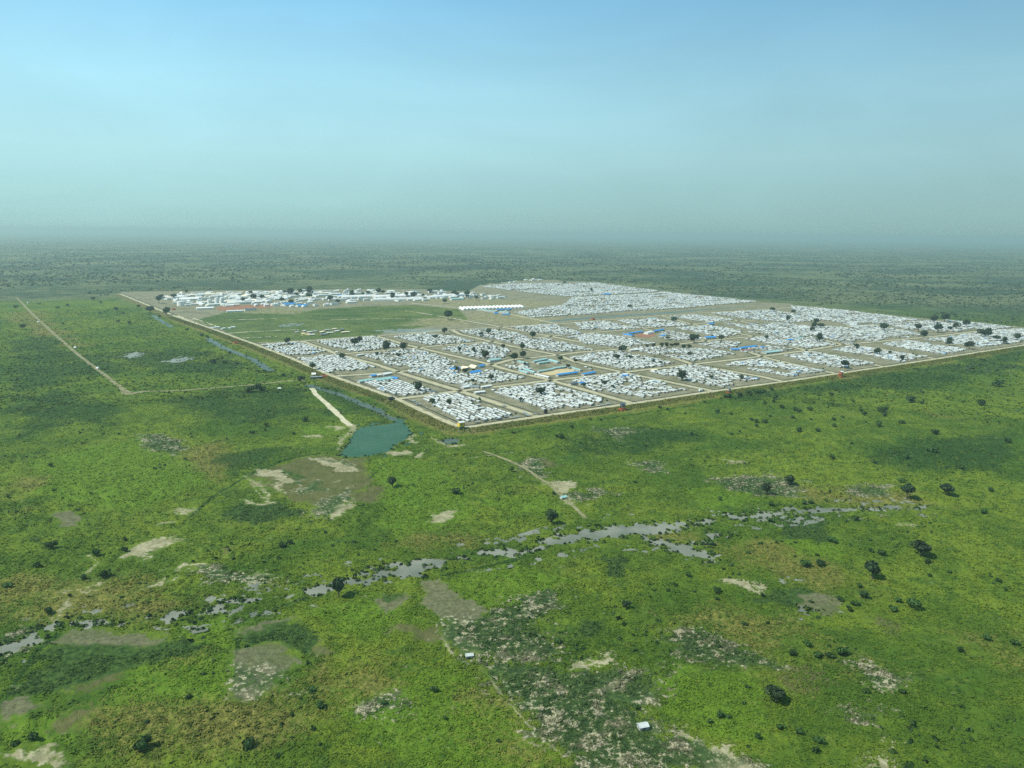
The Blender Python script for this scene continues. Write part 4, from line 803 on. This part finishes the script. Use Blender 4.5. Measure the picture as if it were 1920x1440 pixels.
truck('black truck parked on the perimeter road at the entrance of the corner road', (734, 749), UANG, 'darkmetal', 'darkmetal', 9.5, hc=2.6, z=2.0)
truck('white and blue truck parked inside the front perimeter road', (1315, 734), UANG, 'vwhite', 'slate', 9.0)
for px, lb in (((52, 569), 'white truck on the far end of the left dirt track'), ((72, 605), 'white truck on the left dirt track, second from the far end'), ((141, 653), 'small white truck on the middle of the left dirt track'), ((183, 692), 'pale truck beside the near stretch of the left dirt track')):
    truck(lb, px, UANG + 1.9, 'vwhite', 'vwhite', 8.0)
x, y = g2(1023, 775); e = empty('water_tank', (x, y, 0), UANG, label='black water tank on a low frame at the front edge of the camp', cat='water tank')
tb = MB(); tb.cyl(0, 0, 1.2, 4.6, 2.3, 2.3, 18); tb.cyl(0, 0, 4.6, 5.1, 2.2, .7, 18); tb.build('tank', M['tyre'], e); legs(2.0, 1.25, .12).build('stand', M['darkmetal'], e)
for i, px in enumerate([(895, 793), (907, 790), (934, 787), (959, 786), (968, 784), (990, 781), (1000, 778), (985, 777), (950, 783), (1122, 763), (1130, 762), (1141, 759), (780, 757), (776, 754), (784, 760), (898, 722), (944, 763)]):
    x, y = g2(*px); k = i % 3
    e = empty('frame_shed', (x, y, 0), UANG + (i % 2) * 1.57, label='low grey frame shed on the bare strip outside the front rows of shelters', cat='shed', group='low grey sheds on the bare strip along the front perimeter')
    MB().gable(6 + k, 3.2, 1.9, 2.5, .2, .1).build('roof', M['greyroof' if k else 'tarpwall'], e); legs(1.45, 1.95, .07).build('frame', M['darkmetal'], e)

# ------------------------------------------------------------------ logistics base far behind on the left
base_e = []
def base_area(pts, n, seed, lrange, mats):
    pg = poly(pts); r = np.random.default_rng(seed); lo = pg.min(0); hi = pg.max(0); got = 0
    while got < n:
        p = lo + (hi - lo) * r.random(2)
        if sdist(p[None], pg)[0] < 3: continue
        if any((p[0] - q[0]) ** 2 + (p[1] - q[1]) ** 2 < q[2] ** 2 for q in base_e): continue
        ln = lrange[0] + (lrange[1] - lrange[0]) * r.random() ** 2; wd = 7 + 8 * r.random(); h = 3.2 + 2.4 * r.random()
        base_e.append((p[0], p[1], ln * .27 + 3)); got += 1; yield p, ln, wd, h, mats[r.integers(len(mats))], UANG + (0 if r.random() < .75 else 1.57) + r.normal(0, .05)
def prefab(p, ln, wd, h, mt, a, label, group, name='prefab_building'):
    e = empty(name, (p[0], p[1], 0), a, label=label, cat='building', group=group)
    MB().gwall(ln, wd, h, h + wd * .14).build('wall', M['white'], e); MB().gable(ln, wd, h, h + wd * .14 + .05, .3, .12).build('roof', M[mt], e)
for a in base_area([(292, 560), (340, 550), (430, 549), (560, 546), (640, 545), (640, 566), (520, 566), (420, 576), (345, 574)], 230, 5, (14, 48), ['white', 'bright', 'white', 'tarp', 'cream', 'white']): prefab(*a, 'white prefab building in the distant base left of the vaulted halls', 'white prefab buildings in the left half of the distant base')
for a in base_area([(640, 544), (830, 545), (945, 556), (960, 560), (820, 566), (730, 568), (640, 569)], 110, 6, (12, 36), ['white', 'tarp', 'white', 'greyroof', 'bright']): prefab(*a, 'pale prefab building around the vaulted halls of the distant base', 'pale prefab buildings around the vaulted halls of the distant base')
for a in base_area([(480, 566), (640, 567), (650, 572), (560, 577), (470, 574)], 24, 8, (9, 26), ['white', 'bright', 'greyroof']): prefab(*a, 'small prefab building on the front edge of the distant base', 'small prefab buildings on the front edge of the distant base')
for a in base_area([(940, 530), (1015, 522), (1020, 526), (960, 531)], 9, 9, (8, 26), ['white', 'tarp']): prefab(*a, 'white hut on the far skyline edge behind the northern shelters', 'white huts behind the northern shelters')
for k, (a, b, wd, lb) in enumerate([((642, 554), (700, 552), 26, 'long white vaulted hall, left one of three'), ((700, 553), (780, 551), 26, 'long white vaulted hall, middle one of three'), ((800, 555), (872, 548.5), 30, 'long white vaulted hall, right and largest of three'), ((700, 559), (790, 557), 14, 'low white vaulted hall in front of the three long ones')]):
    B('vaulted_hall', lb, 'hall', a, b, wd, 3, 'bright', 'white', 'arch', 6)
for a, b, wd, rf, lb in [((530, 569), (550, 567), 20, 'blue', 'blue roofed hall on the front edge of the distant base'), ((556, 571), (574, 570), 16, 'blue', 'lower blue roofed hall on the front edge of the distant base'), ((458, 579), (480, 578), 12, 'slate', 'dark blue roofed hall at the front left of the distant base'), ((368, 576), (400, 575), 14, 'bright', 'long white roofed hall in front of the three white tanks'), ((336, 558), (372, 557), 24, 'bright', 'large white hall at the left end of the distant base'), ((425, 582), (455, 581), 9, 'white', 'long low white row building at the front left of the distant base'), ((845, 559), (868, 558), 14, 'teal', 'pale blue hall below the largest vaulted hall'), ((632, 553), (640, 552), 14, 'blue', 'small blue roofed hall left of the vaulted halls'), ((310, 558), (330, 556), 14, 'white', 'white hall at the far left corner of the distant base')]:
    B('base_hall', lb, 'hall', a, b, wd, 4, rf, 'white', doors=False)
for px, r, h, lb in [((393, 570), 6.5, 14, 'white storage tank, left and shortest of the three'), ((407, 571), 6.5, 20, 'white storage tank, middle and tallest of the three'), ((416, 570), 6.0, 18, 'white storage tank, right one of the three'), ((340, 573), 12, 13, 'broad white storage tank left of the three tall tanks')]:
    x, y = g2(*px); e = empty('storage_tank', (x, y, 0), 0, label=lb, cat='tank'); MB().cyl(0, 0, 0, h, r, r, 24).build('shell', M['bright'], e); MB().cyl(0, 0, h + .02, h + 1.6, r * 1.01, r * .1, 24).build('roof', M['white'], e); MB().tube((r + .25, 0, 0), (r + .25, 0, h), .25, .25).build('ladder', M['darkmetal'], e)
tag(flat('yard_ground', poly([(405, 576), (460, 572), (520, 571), (500, 578), (440, 583), (410, 582)]), .11, M['redearth']), kind='structure')

# ------------------------------------------------------------------ trees and bushes
def leaf_mat(name, c, v=.35):
    t = NT(name, .75, .2); n = t.noise(.9, 3, .6); r = t.rnd()
    col = t.mix(t.ramp(n, .3, .7), tuple(x * (1 - v) for x in c), tuple(x * (1 + v) for x in c))
    hs = t.N.new('ShaderNodeHueSaturation'); t.L.new(t.ramp(r, 0, 1, .75, 1.3), hs.inputs['Value']); t.L.new(col, hs.inputs['Color'])
    return t.done(hs.outputs[0])
M['leaf'] = leaf_mat('dark_foliage', (.022, .044, .016)); M['leaf2'] = leaf_mat('bush_foliage', (.030, .070, .014)); M['scrub'] = leaf_mat('scrub_foliage', (.045, .073, .035)); M['weeds'] = leaf_mat('weed_foliage', (.03, .07, .012))
M['bark'] = simple('bark', (.10, .08, .055), .3, 3)
def leaves(cent, size, nrm, r):
    """square leaf clumps: centres (n,3), sizes (n,), preferred normals (n,3)"""
    n = len(cent); d = nrm + r.normal(0, .45, (n, 3)); d /= np.linalg.norm(d, axis=1)[:, None]
    a = np.cross(d, r.normal(0, 1, (n, 3))); a /= np.linalg.norm(a, axis=1)[:, None]; b = np.cross(d, a); s = size[:, None]
    q = np.stack([cent - a * s - b * s * .7, cent + a * s - b * s, cent + a * s * .8 + b * s, cent - a * s + b * s * .9], 1)
    q += r.normal(0, .18, q.shape) * size[:, None, None]
    return q.reshape(-1, 3), np.arange(n * 4).reshape(n, 4)
def crown(seed, nl, flat_, nleaf, size, base):
    r = np.random.default_rng(seed); C = []; S_ = []; Nn = []
    for k in range(nl):
        ang = 2 * math.pi * k / nl + r.normal(0, .4); rad_ = (.30 * r.random() ** .5 if k else 0); c = np.array([rad_ * math.cos(ang), rad_ * math.sin(ang), base + flat_ * (.45 + .35 * r.random())]); R = np.array([.27, .27, .27 * flat_ * 1.25]) * (.75 + .45 * r.random())
        m = nleaf // nl; d = r.normal(0, 1, (m, 3)); d /= np.linalg.norm(d, axis=1)[:, None]; rr_ = (.72 + .32 * r.random(m))[:, None]
        C.append(c + d * R * rr_); Nn.append(d); S_.append(size * (.7 + .7 * r.random(m)))
    C = np.concatenate(C); C[:, 2] = np.maximum(C[:, 2], base * .6 + .02)
    V, F = leaves(C, np.concatenate(S_), np.concatenate(Nn), r)
    return V, F
def tree_protos():
    out_ = []
    for k, (fl_, base, nl) in enumerate([(.75, .22, 7), (.65, .28, 6), (.9, .18, 8), (.5, .34, 7), (.8, .2, 5)]):
        V, F = crown(100 + k, nl, fl_, 520, .052, base); cm = mesh_np('crown', V, F, [M['leaf']])
        r = random.Random(k); tb = MB(); tb.tube((0, 0, 0), (.01, .0, base + .12), .045, .028, 7)
        for q in range(4):
            a = q * 1.6 + r.random(); tb.tube((.01, 0, base + .05), (.22 * math.cos(a), .22 * math.sin(a), base + .3 * fl_ + .1), .022, .008, 5)
        out_.append((tb.mesh('trunk', M['bark']), cm))
    return out_
def bush_protos():
    out_ = []
    for k in range(6):
        V, F = crown(200 + k, 4 + k % 3, .55 + .1 * (k % 3), 260, .062, .0); out_.append(mesh_np('foliage', V, F, [M['leaf2']]))
    return out_
TP, BPR = tree_protos(), bush_protos()
LM = [('green pond', (705, 825)), ('yellow guard post', (864, 800)), ('slate watchtower', (1167, 765)), ('white topped watchtower', (1576, 703)), ('tan courtyard', (1040, 698)), ('pair of beige arched tents', (880, 690)), ('longest blue roof', (1395, 650)), ('red earth yard', (1207, 628)), ('three white tanks', (407, 565)), ('long row of hangar tents', (925, 575)), ('camp gate', (598, 706)), ('track junction', (240, 733)), ('teal roofed compound', (705, 708)), ('far right end of the camp', (1900, 630)), ('largest vaulted hall', (838, 551)), ('canal', (1200, 590)), ('huts on the inner green', (610, 621)), ('far end of the track', (45, 560)), ('grey plot', (840, 1130)), ('dark crop field', (200, 1240)), ('square grey plot', (490, 1260)), ('white hut at the bottom', (1205, 1365)), ('marsh at its widest', (1200, 990)), ('marsh pools left of the middle', (740, 1065)), ('pale stubble plots below the pond', (600, 910)), ('sandy clearing on the left', (285, 1025)), ('bottom left corner', (0, 1440)), ('bottom right corner', (1920, 1440)), ('pale sand patch at the bottom right', (1660, 1410)), ('right end of the marsh', (1650, 950)), ('left end of the marsh', (40, 1205)), ('front perimeter hedge', (1400, 738)), ('pale blue field hut', (1056, 934)), ('right photo edge', (1920, 800)), ('left photo edge', (0, 720)), ('lone blue roof in the northern section', (1137, 550)), ('flat pale teal roof', (1446, 658))]
ORD = ['nearest', 'second nearest', 'third nearest', 'fourth nearest', 'fifth nearest', 'sixth nearest', 'seventh nearest', 'eighth nearest', 'ninth nearest', 'tenth nearest', 'eleventh nearest', 'twelfth nearest', 'thirteenth nearest', 'fourteenth nearest', 'fifteenth nearest']
def label_all(items, noun, adj):
    """items: (px, py, width); returns one unique label each, by closest landmark, side and rank"""
    grp = {}
    for i, it in enumerate(items):
        k = min(range(len(LM)), key=lambda q: ((LM[q][1][0] - it[0]) / 1.4) ** 2 + (LM[q][1][1] - it[1]) ** 2); dx, dy = it[0] - LM[k][1][0], it[1] - LM[k][1][1]
        side = ('right of' if dx > 0 else 'left of') if abs(dx) > 1.6 * abs(dy) else ('below' if dy > 0 else 'above')
        grp.setdefault((k, side), []).append((dx * dx + dy * dy, i))
    lab = {}
    for (k, side), l in grp.items():
        for r_, (d, i) in enumerate(sorted(l)):
            lab[i] = f'{adj(items[i])} {noun}, {ORD[min(r_, 14)]} one {side} the {LM[k][0]}'
            if len(lab[i].split()) > 16: lab[i] = lab[i].replace(' one ', ' ')
    return [lab[i] for i in range(len(items))]
TREES = [(539, 646, 12), (665, 651, 18), (675, 643, 11), (724, 660, 16), (756, 658, 14), (642, 674, 12), (586, 695, 14), (565, 718, 13), (785, 735, 16), (747, 670, 8), (707, 667, 7), (833, 627, 12), (816, 636, 10), (916, 628, 11), (901, 631, 9), (943, 654, 9), (999, 637, 15), (980, 656, 10), (981, 672, 13), (964, 678, 15), (910, 673, 15), (985, 688, 8), (872, 703, 13), (921, 714, 11), (1013, 742, 17), (1066, 692, 9), (1051, 678, 11), (811, 758, 11), (842, 760, 11), (976, 754, 9), (862, 659, 7), (888, 660, 8), (917, 657, 6), (887, 719, 8),
 (1278, 714, 17), (1167, 662, 14), (1157, 677, 14), (1182, 674, 9), (1301, 643, 17), (1268, 652, 10), (1282, 655, 8), (1293, 654, 9), (1352, 640, 11), (1333, 712, 8), (1391, 713, 8), (1294, 668, 9), (1148, 728, 8), (1133, 723, 10), (1095, 726, 8), (1239, 683, 7), (1225, 680, 6), (1252, 638, 8), (1584, 691, 15), (1645, 666, 13), (1536, 642, 12), (1437, 638, 9), (1526, 615, 9), (1538, 616, 11), (1530, 608, 9), (1657, 621, 14), (1722, 622, 12), (1732, 634, 11), (1751, 606, 13), (1477, 602, 9), (1523, 622, 8), (1488, 588, 8), (1449, 585, 9), (1668, 666, 7), (1606, 655, 10), (1691, 676, 8), (1771, 604, 14), (1811, 614, 12), (1793, 618, 11), (1781, 620, 7), (1758, 624, 14), (1840, 632, 12), (1852, 633, 13), (1869, 640, 10), (1883, 645, 9), (1907, 639, 11), (1779, 649, 12), (1817, 655, 14), (840, 600, 17), (834, 569, 9), (1180, 579, 8), (1264, 605, 10), (1109, 547, 6), (1058, 533, 7),
 (1241, 652, 9), (1225, 652, 8), (1213, 653, 8), (1250, 651, 8), (1260, 652, 8), (1079, 681, 8), (888, 697, 7), (857, 695, 8),
 (1035, 983, 21), (1728, 1043, 29), (1635, 1086, 29), (1700, 935, 26), (1776, 929, 22), (1480, 909, 16), (1436, 927, 16), (635, 1120, 30), (1174, 1142, 15), (736, 913, 15), (43, 618, 9), (1455, 1316, 29), (282, 589, 14), (313, 592, 13), (218, 584, 7), (222, 606, 6)]
r_ = random.Random(3)
for _ in range(38):       # trees between the buildings of the distant base
    TREES.append((r_.choice([r_.uniform(290, 480), r_.uniform(430, 640), r_.uniform(640, 900)]), 0, r_.uniform(6, 13)))
TREES = [(x, (550 + r_.uniform(0, 22) if x < 650 else 549 + r_.uniform(0, 14)) if y == 0 else y, w_) for x, y, w_ in TREES]
NB = len(TREES) - 38
tl = label_all(TREES, 'tree', lambda t: ('large dark round' if t[2] >= 13 else 'small dark') if t[1] > 610 else 'distant dark')
for ti, ((px, py, wpx), lb) in enumerate(zip(TREES, tl)):
    if ti >= NB: lb = 'dark tree standing between the white buildings of the distant base'
    x, y = g2(px, py); wd = wpx * mpp(px, py) * 1.12; tm, cm = TP[rng.integers(5)]
    e = empty('tree', (x, y, -.1), rng.random() * 6.28, label=lb, cat='tree', group='dark trees between the buildings of the distant base' if ti >= NB else 'dark trees standing in and around the camp'); e.scale = (wd, wd * (.9 + .2 * rng.random()), wd * (.85 + .2 * rng.random()))
    link('trunk', tm, e); link('crown', cm, e)
BUSH = [(1344, 1110, 20), (855, 925, 24), (181, 1042, 19), (197, 1083, 19), (97, 1030, 22), (12, 1103, 18), (235, 1035, 13), (234, 1014, 10), (158, 1088, 14), (265, 1410, 34), (275, 1400, 24), (467, 1403, 28), (470, 735, 22), (482, 734, 20), (494, 733, 18), (463, 735, 14), (1349, 938, 12), (1446, 949, 12), (1507, 946, 14), (1520, 944, 12), (1690, 905, 12), (1749, 848, 18), (1857, 922, 11), (1842, 963, 16), (1603, 977, 16), (1559, 1017, 20), (1397, 977, 12), (1444, 978, 14), (1509, 1063, 22), (1538, 1061, 20), (1634, 1034, 12), (1653, 1041, 16), (1290, 1082, 16), (1344, 1125, 12), (1611, 1101, 12), (1620, 1120, 22), (1576, 1126, 16), (1675, 1147, 20), (1712, 1140, 24), (1684, 1129, 18), (1514, 1214, 17), (1486, 1230, 17), (1533, 1233, 19), (1555, 1233, 18), (1578, 1228, 22), (1395, 1318, 10), (1365, 1345, 13), (1499, 1375, 18), (1534, 1395, 20), (1463, 1368, 14), (1692, 1300, 14), (1530, 1409, 16), (1330, 1021, 18), (1403, 1038, 10), (1739, 1056, 12), (959, 884, 12), (1038, 927, 10), (1047, 1205, 15), (934, 1392, 9), (1194, 1328, 15), (834, 1349, 11), (813, 1297, 15), (532, 705, 11), (484, 699, 9), (494, 698, 10), (471, 812, 12), (499, 799, 10), (497, 808, 7), (552, 814, 10), (572, 790, 13), (444, 683, 8), (30, 577, 8), (74, 571, 6), (127, 575, 6), (107, 579, 9), (242, 608, 8), (118, 608, 5), (141, 609, 4), (123, 619, 5), (231, 589, 5), (187, 589, 6), (261, 576, 8), (298, 594, 7), (351, 619, 7), (379, 631, 7), (390, 633, 8), (431, 664, 9), (400, 682, 13), (421, 682, 10), (175, 563, 10), (189, 569, 6), (341, 749, 8), (425, 824, 6), (1297, 816, 10), (1371, 815, 10), (1387, 810, 8), (1408, 789, 10), (1418, 792, 10), (1418, 800, 9), (1434, 792, 12), (1344, 775, 10), (1372, 777, 12), (1321, 755, 8), (1250, 769, 8), (1236, 766, 10), (1127, 789, 6), (1106, 787, 7), (1284, 777, 6), (1360, 745, 12), (1367, 746, 14), (1387, 742, 14), (1402, 739, 14), (1417, 737, 15), (1432, 735, 14), (1446, 732, 12), (1535, 742, 11), (1559, 741, 9), (1567, 733, 8), (1599, 753, 8), (1563, 787, 9), (1562, 800, 11), (1533, 809, 11), (1498, 775, 14), (1490, 770, 11), (1467, 765, 12), (1518, 770, 12), (1435, 793, 12), (1655, 773, 18), (1658, 781, 13), (1707, 755, 20), (1621, 779, 12), (1614, 771, 10), (1647, 800, 16), (1754, 814, 16), (1497, 810, 13), (1486, 784, 10), (1444, 782, 8), (1520, 788, 8), (1580, 784, 7), (1624, 792, 6), (1692, 794, 12), (1726, 757, 12), (1729, 738, 8), (1454, 750, 13), (1450, 755, 9), (1434, 758, 8), (1526, 756, 6), (1072, 803, 10), (1052, 822, 14), (1044, 820, 9), (962, 813, 10), (1870, 725, 20), (1840, 760, 14), (1890, 830, 14), (1800, 880, 14), (1700, 860, 14), (1640, 870, 12), (1560, 860, 12), (1190, 905, 8), (1130, 905, 7), (720, 1320, 12), (60, 1390, 22), (30, 1395, 16), (370, 1180, 9), (400, 1262, 8), (600, 1330, 18), (585, 1295, 18), (355, 1310, 14), (275, 1355, 10), (530, 1025, 18), (545, 1020, 14), (610, 1000, 8), (95, 875, 9), (15, 932, 10), (70, 1062, 12), (130, 1118, 8), (92, 1150, 14), (355, 873, 5), (290, 880, 7), (1230, 1205, 10), (1300, 1110, 9), (1220, 1120, 8), (1395, 1172, 12), (1440, 1170, 10), (1430, 1118, 12), (1350, 1345, 16), (1330, 1355, 14), (1420, 1385, 14), (1400, 1290, 10), (1625, 1300, 12), (1850, 1200, 16), (1900, 1210, 14), (1800, 1222, 14), (1780, 1075, 10), (1870, 1090, 12), (1600, 1135, 14), (1590, 1140, 10), (1745, 1080, 10)]
bl = label_all(BUSH, 'bush', lambda b: 'big dark green' if b[2] >= 18 else ('dark green' if b[2] >= 10 else 'small dark'))
def gz(x, y):
    i = int(gidx(np.array([[x, y]]))[0]); return Z[i]
for (px, py, wpx), lb in zip(BUSH, bl):
    x, y = g2(px, py); wd = wpx * mpp(px, py) * .98
    o = link('bush', BPR[rng.integers(6)], None, (x, y, gz(x, y) - .15), rng.random() * 6.28, (wd, wd * (.75 + .4 * rng.random()), wd * (.7 + .35 * rng.random())))
    tag(o, lb, 'bush', 'dark bushes scattered over the meadow')

# ------------------------------------------------------------------ uncounted vegetation
def blobs(name, label, cat, P_, wd, ht, nq, mat, seed, k=.55):
    r = np.random.default_rng(seed); n = len(P_); d = r.normal(0, 1, (n, nq, 3)); d[..., 2] = np.abs(d[..., 2]); d /= np.linalg.norm(d, axis=2)[..., None]
    c = np.zeros((n, nq, 3)); rad_ = (.55 + .4 * r.random((n, nq)))
    c[..., :2] = P_[:, None, :2] + d[..., :2] * (wd / 2)[:, None, None] * rad_[..., None]; c[..., 2] = P_[:, None, 2] + d[..., 2] * ht[:, None] * rad_
    sz = np.repeat(wd * k / math.sqrt(nq) * 1.1, nq) * (.7 + .6 * r.random(n * nq))
    V, F = leaves(c.reshape(-1, 3), sz, d.reshape(-1, 3), r); tag(link(name, mesh_np(name, V, F, [M[mat]])), label, cat, kind='stuff')
def scatter(n, r0, r1, seed, pw=1.0):
    r = np.random.default_rng(seed); t = np.radians(r.uniform(-37, 37, n)); u = r.random(n); q = np.exp(np.log(r0) + (np.log(r1) - np.log(r0)) * u ** pw)
    return np.stack([q * np.sin(t), q * np.cos(t)], -1)
Pf = scatter(60000, 1500, 14000, 41, .8)
keep = (sdist(Pf, CAMP) < -25) & (sdist(Pf, OPENL) < 10)
dn = fbm(Pf[:, 0], Pf[:, 1], 420, 4, 55); dn2 = fbm(Pf[:, 0], Pf[:, 1], 90, 3, 57)
fm = A['far'][gidx(Pf)]
keep &= (dn * .65 + dn2 * .35 + (rng.random(len(Pf)) - .5) * .16 + fm * .06 > .56)
Pf = Pf[keep]; rf_ = np.hypot(Pf[:, 0], Pf[:, 1]); wf = (4 + 7 * rng.random(len(Pf)) ** 2) * np.clip(rf_ / 3500, .6, 1.5)
blobs('scrubland', 'dark scrub and low trees spreading from the camp to the hazy skyline', 'scrub', np.c_[Pf, np.zeros(len(Pf)) - .3], wf, wf * .42, 9, 'scrub', 4, .7)
# low shrubs and weed clumps of the near meadow
Pn = scatter(10000, 275, 1900, 43, .75); ok = (sdist(Pn, CAMP) < -24) & (wet[gidx(Pn)] < -1); dmask = A['dark'][gidx(Pn)]; dn = fbm(Pn[:, 0], Pn[:, 1], 45, 4, 66)
ok &= (dn + dmask * .16 + (rng.random(len(Pn)) - .5) * .12 > .64) & (A['soil'][gidx(Pn)] < .4) & (A['grey'][gidx(Pn)] < .4)
Pn = Pn[ok]; wn = 1.0 + 2.6 * rng.random(len(Pn)) ** 2.5
blobs('weed_clumps', 'low dark weed clumps scattered through the green meadow', 'weeds', np.c_[Pn, Z[gidx(Pn)] - .1], wn, wn * .5, 10, 'weeds', 5, .65)
# tall grass standing in tussocks
def tussocks(n, r0, r1, seed, wd0, nq):
    r = np.random.default_rng(seed); Pg = scatter(n, r0, r1, seed, .85); ix = gidx(Pg)
    bare_ = A['soil'][ix] + A['grey'][ix] + A['mud'][ix] * .7 + (wet[ix] > -1.5)
    ok = (sdist(Pg, CAMP) < -23) & (r.random(len(Pg)) > bare_) & (amp[ix] > .02)
    for k in ROADS: ok &= ldist(Pg, poly(ROADS[k][0])) > ROADS[k][1] * (.45 + .6 * r.random(len(Pg)))
    dn = fbm(Pg[:, 0], Pg[:, 1], 11, 3, 77); ok &= (dn + (r.random(len(Pg)) - .5) * .4 > .36)
    Pg = Pg[ok]; ix = ix[ok]; m = len(Pg); wd = wd0 * (.6 + .9 * r.random(m)); ht = wd * .20 * (.7 + fbm(Pg[:, 0], Pg[:, 1], 40, 2, 78) * .9)
    d = r.normal(0, 1, (m, nq, 3)); d[..., 2] = np.abs(d[..., 2]) + .25; d /= np.linalg.norm(d, axis=2)[..., None]; up = d + np.array([0, 0, 1.4])
    cc = np.zeros((m, nq, 3)); cc[..., :2] = Pg[:, None] + d[..., :2] * wd[:, None, None] * .38; cc[..., 2] = Z[ix][:, None] + d[..., 2] * ht[:, None] * .8
    V, F = leaves(cc.reshape(-1, 3), np.repeat(wd * .30, nq) * (.7 + .6 * r.random(m * nq)), up.reshape(-1, 3), r)
    me = mesh_np('tall_grass', V, F, [M['ground']])
    for k in ('dry', 'dark', 'far', 'crop', 'speck', 'lush'): attr(me, k, np.repeat(A[k][ix] + (r.random(m) - .5) * (.15 if k in ('dry', 'dark') else 0), nq * 4))
    return me
tag(link('tall_grass', tussocks(470000, 272, 1150, 501, 1.0, 3)), 'tall green and straw coloured grass standing in tussocks on the near meadow', 'grass', kind='stuff')
tag(link('far_grass', tussocks(90000, 1100, 2500, 502, 2.6, 4)), 'taller grass and weeds on the meadow further off', 'grass', kind='stuff')
def bank_grass():
    r = np.random.default_rng(9); k = r.integers(0, len(BP), 26000); o = r.uniform(-21, -5.6, len(k)); p = BP[k] + BN[k] * o[:, None] + r.normal(0, 1.5, (len(k), 2)); ok = np.hypot(*p.T) < 2200; p = p[ok]; o = o[ok]
    z = np.interp(o, [-22, -17, -12, -8, -5], [0, .4, .9, 1.5, 1.9]) + .1; m = len(p); wd = .9 + 1.5 * r.random(m) ** 2; d = r.normal(0, 1, (m, 4, 3)); d[..., 2] = np.abs(d[..., 2]) + .2; d /= np.linalg.norm(d, axis=2)[..., None]
    cc = np.zeros((m, 4, 3)); cc[..., :2] = p[:, None] + d[..., :2] * wd[:, None, None] * .4; cc[..., 2] = z[:, None] + d[..., 2] * wd[:, None] * .3
    V, F = leaves(cc.reshape(-1, 3), np.repeat(wd * .3, 4), (d + np.array([0, 0, .9])).reshape(-1, 3), r); me = mesh_np('bank_grass', V, F, [M['ground']])
    attr(me, 'dry', np.repeat(.15 + .9 * r.random(m), 16)); attr(me, 'dark', np.repeat(.5 * (r.random(m) < .08), 16))
    tag(link('bank_grass', me), 'dry olive grass and weeds on the outer slope of the earth bank', 'grass', kind='stuff')
bank_grass()
# small greenery between the shelters
sh = np.array([(s[0], s[1]) for s in shel]); pick = sh[rng.random(len(sh)) < .34] + rng.normal(0, 4, (1, 2)); pick = pick + rng.normal(0, 3.5, pick.shape); wp = 1.6 + 3.2 * rng.random(len(pick)) ** 2
blobs('camp_shrubs', 'small green shrubs growing between the white shelters', 'shrubs', np.c_[pick, np.zeros(len(pick))], wp, wp * .8, 12, 'leaf2', 6, .65)
# reeds along the water
Pr = P[(wet > -5) & (wet < 3) & (rv < 1900)]; Pr = Pr[rng.random(len(Pr)) < .13]; wr = 1.2 + 2.2 * rng.random(len(Pr))
blobs('reeds', 'reeds and water weeds growing along the edges of the water', 'reeds', np.c_[Pr, np.full(len(Pr), -.4)], wr, wr * .5, 8, 'weeds', 7, .6)

# ------------------------------------------------------------------ haze
hb = MB(); hb.box(-64000, 64000, -64000, 64000, -2.4, H + 30); ho = hb.build('haze', None)
hm = bpy.data.materials.new('haze'); hm.use_nodes = True; ht_ = hm.node_tree; ht_.nodes.clear()
ho_ = ht_.nodes.new('ShaderNodeOutputMaterial'); pv = ht_.nodes.new('ShaderNodeVolumePrincipled'); pv.inputs['Color'].default_value = (.63, .84, .785, 1); pv.inputs['Density'].default_value = 0.9e-4; pv.inputs['Anisotropy'].default_value = 0.24
ht_.links.new(pv.outputs[0], ho_.inputs['Volume']); ho.data.materials.clear(); ho.data.materials.append(hm); tag(ho, kind='stuff')
tag(ho, 'pale bluish haze filling the air over the plain', 'haze')
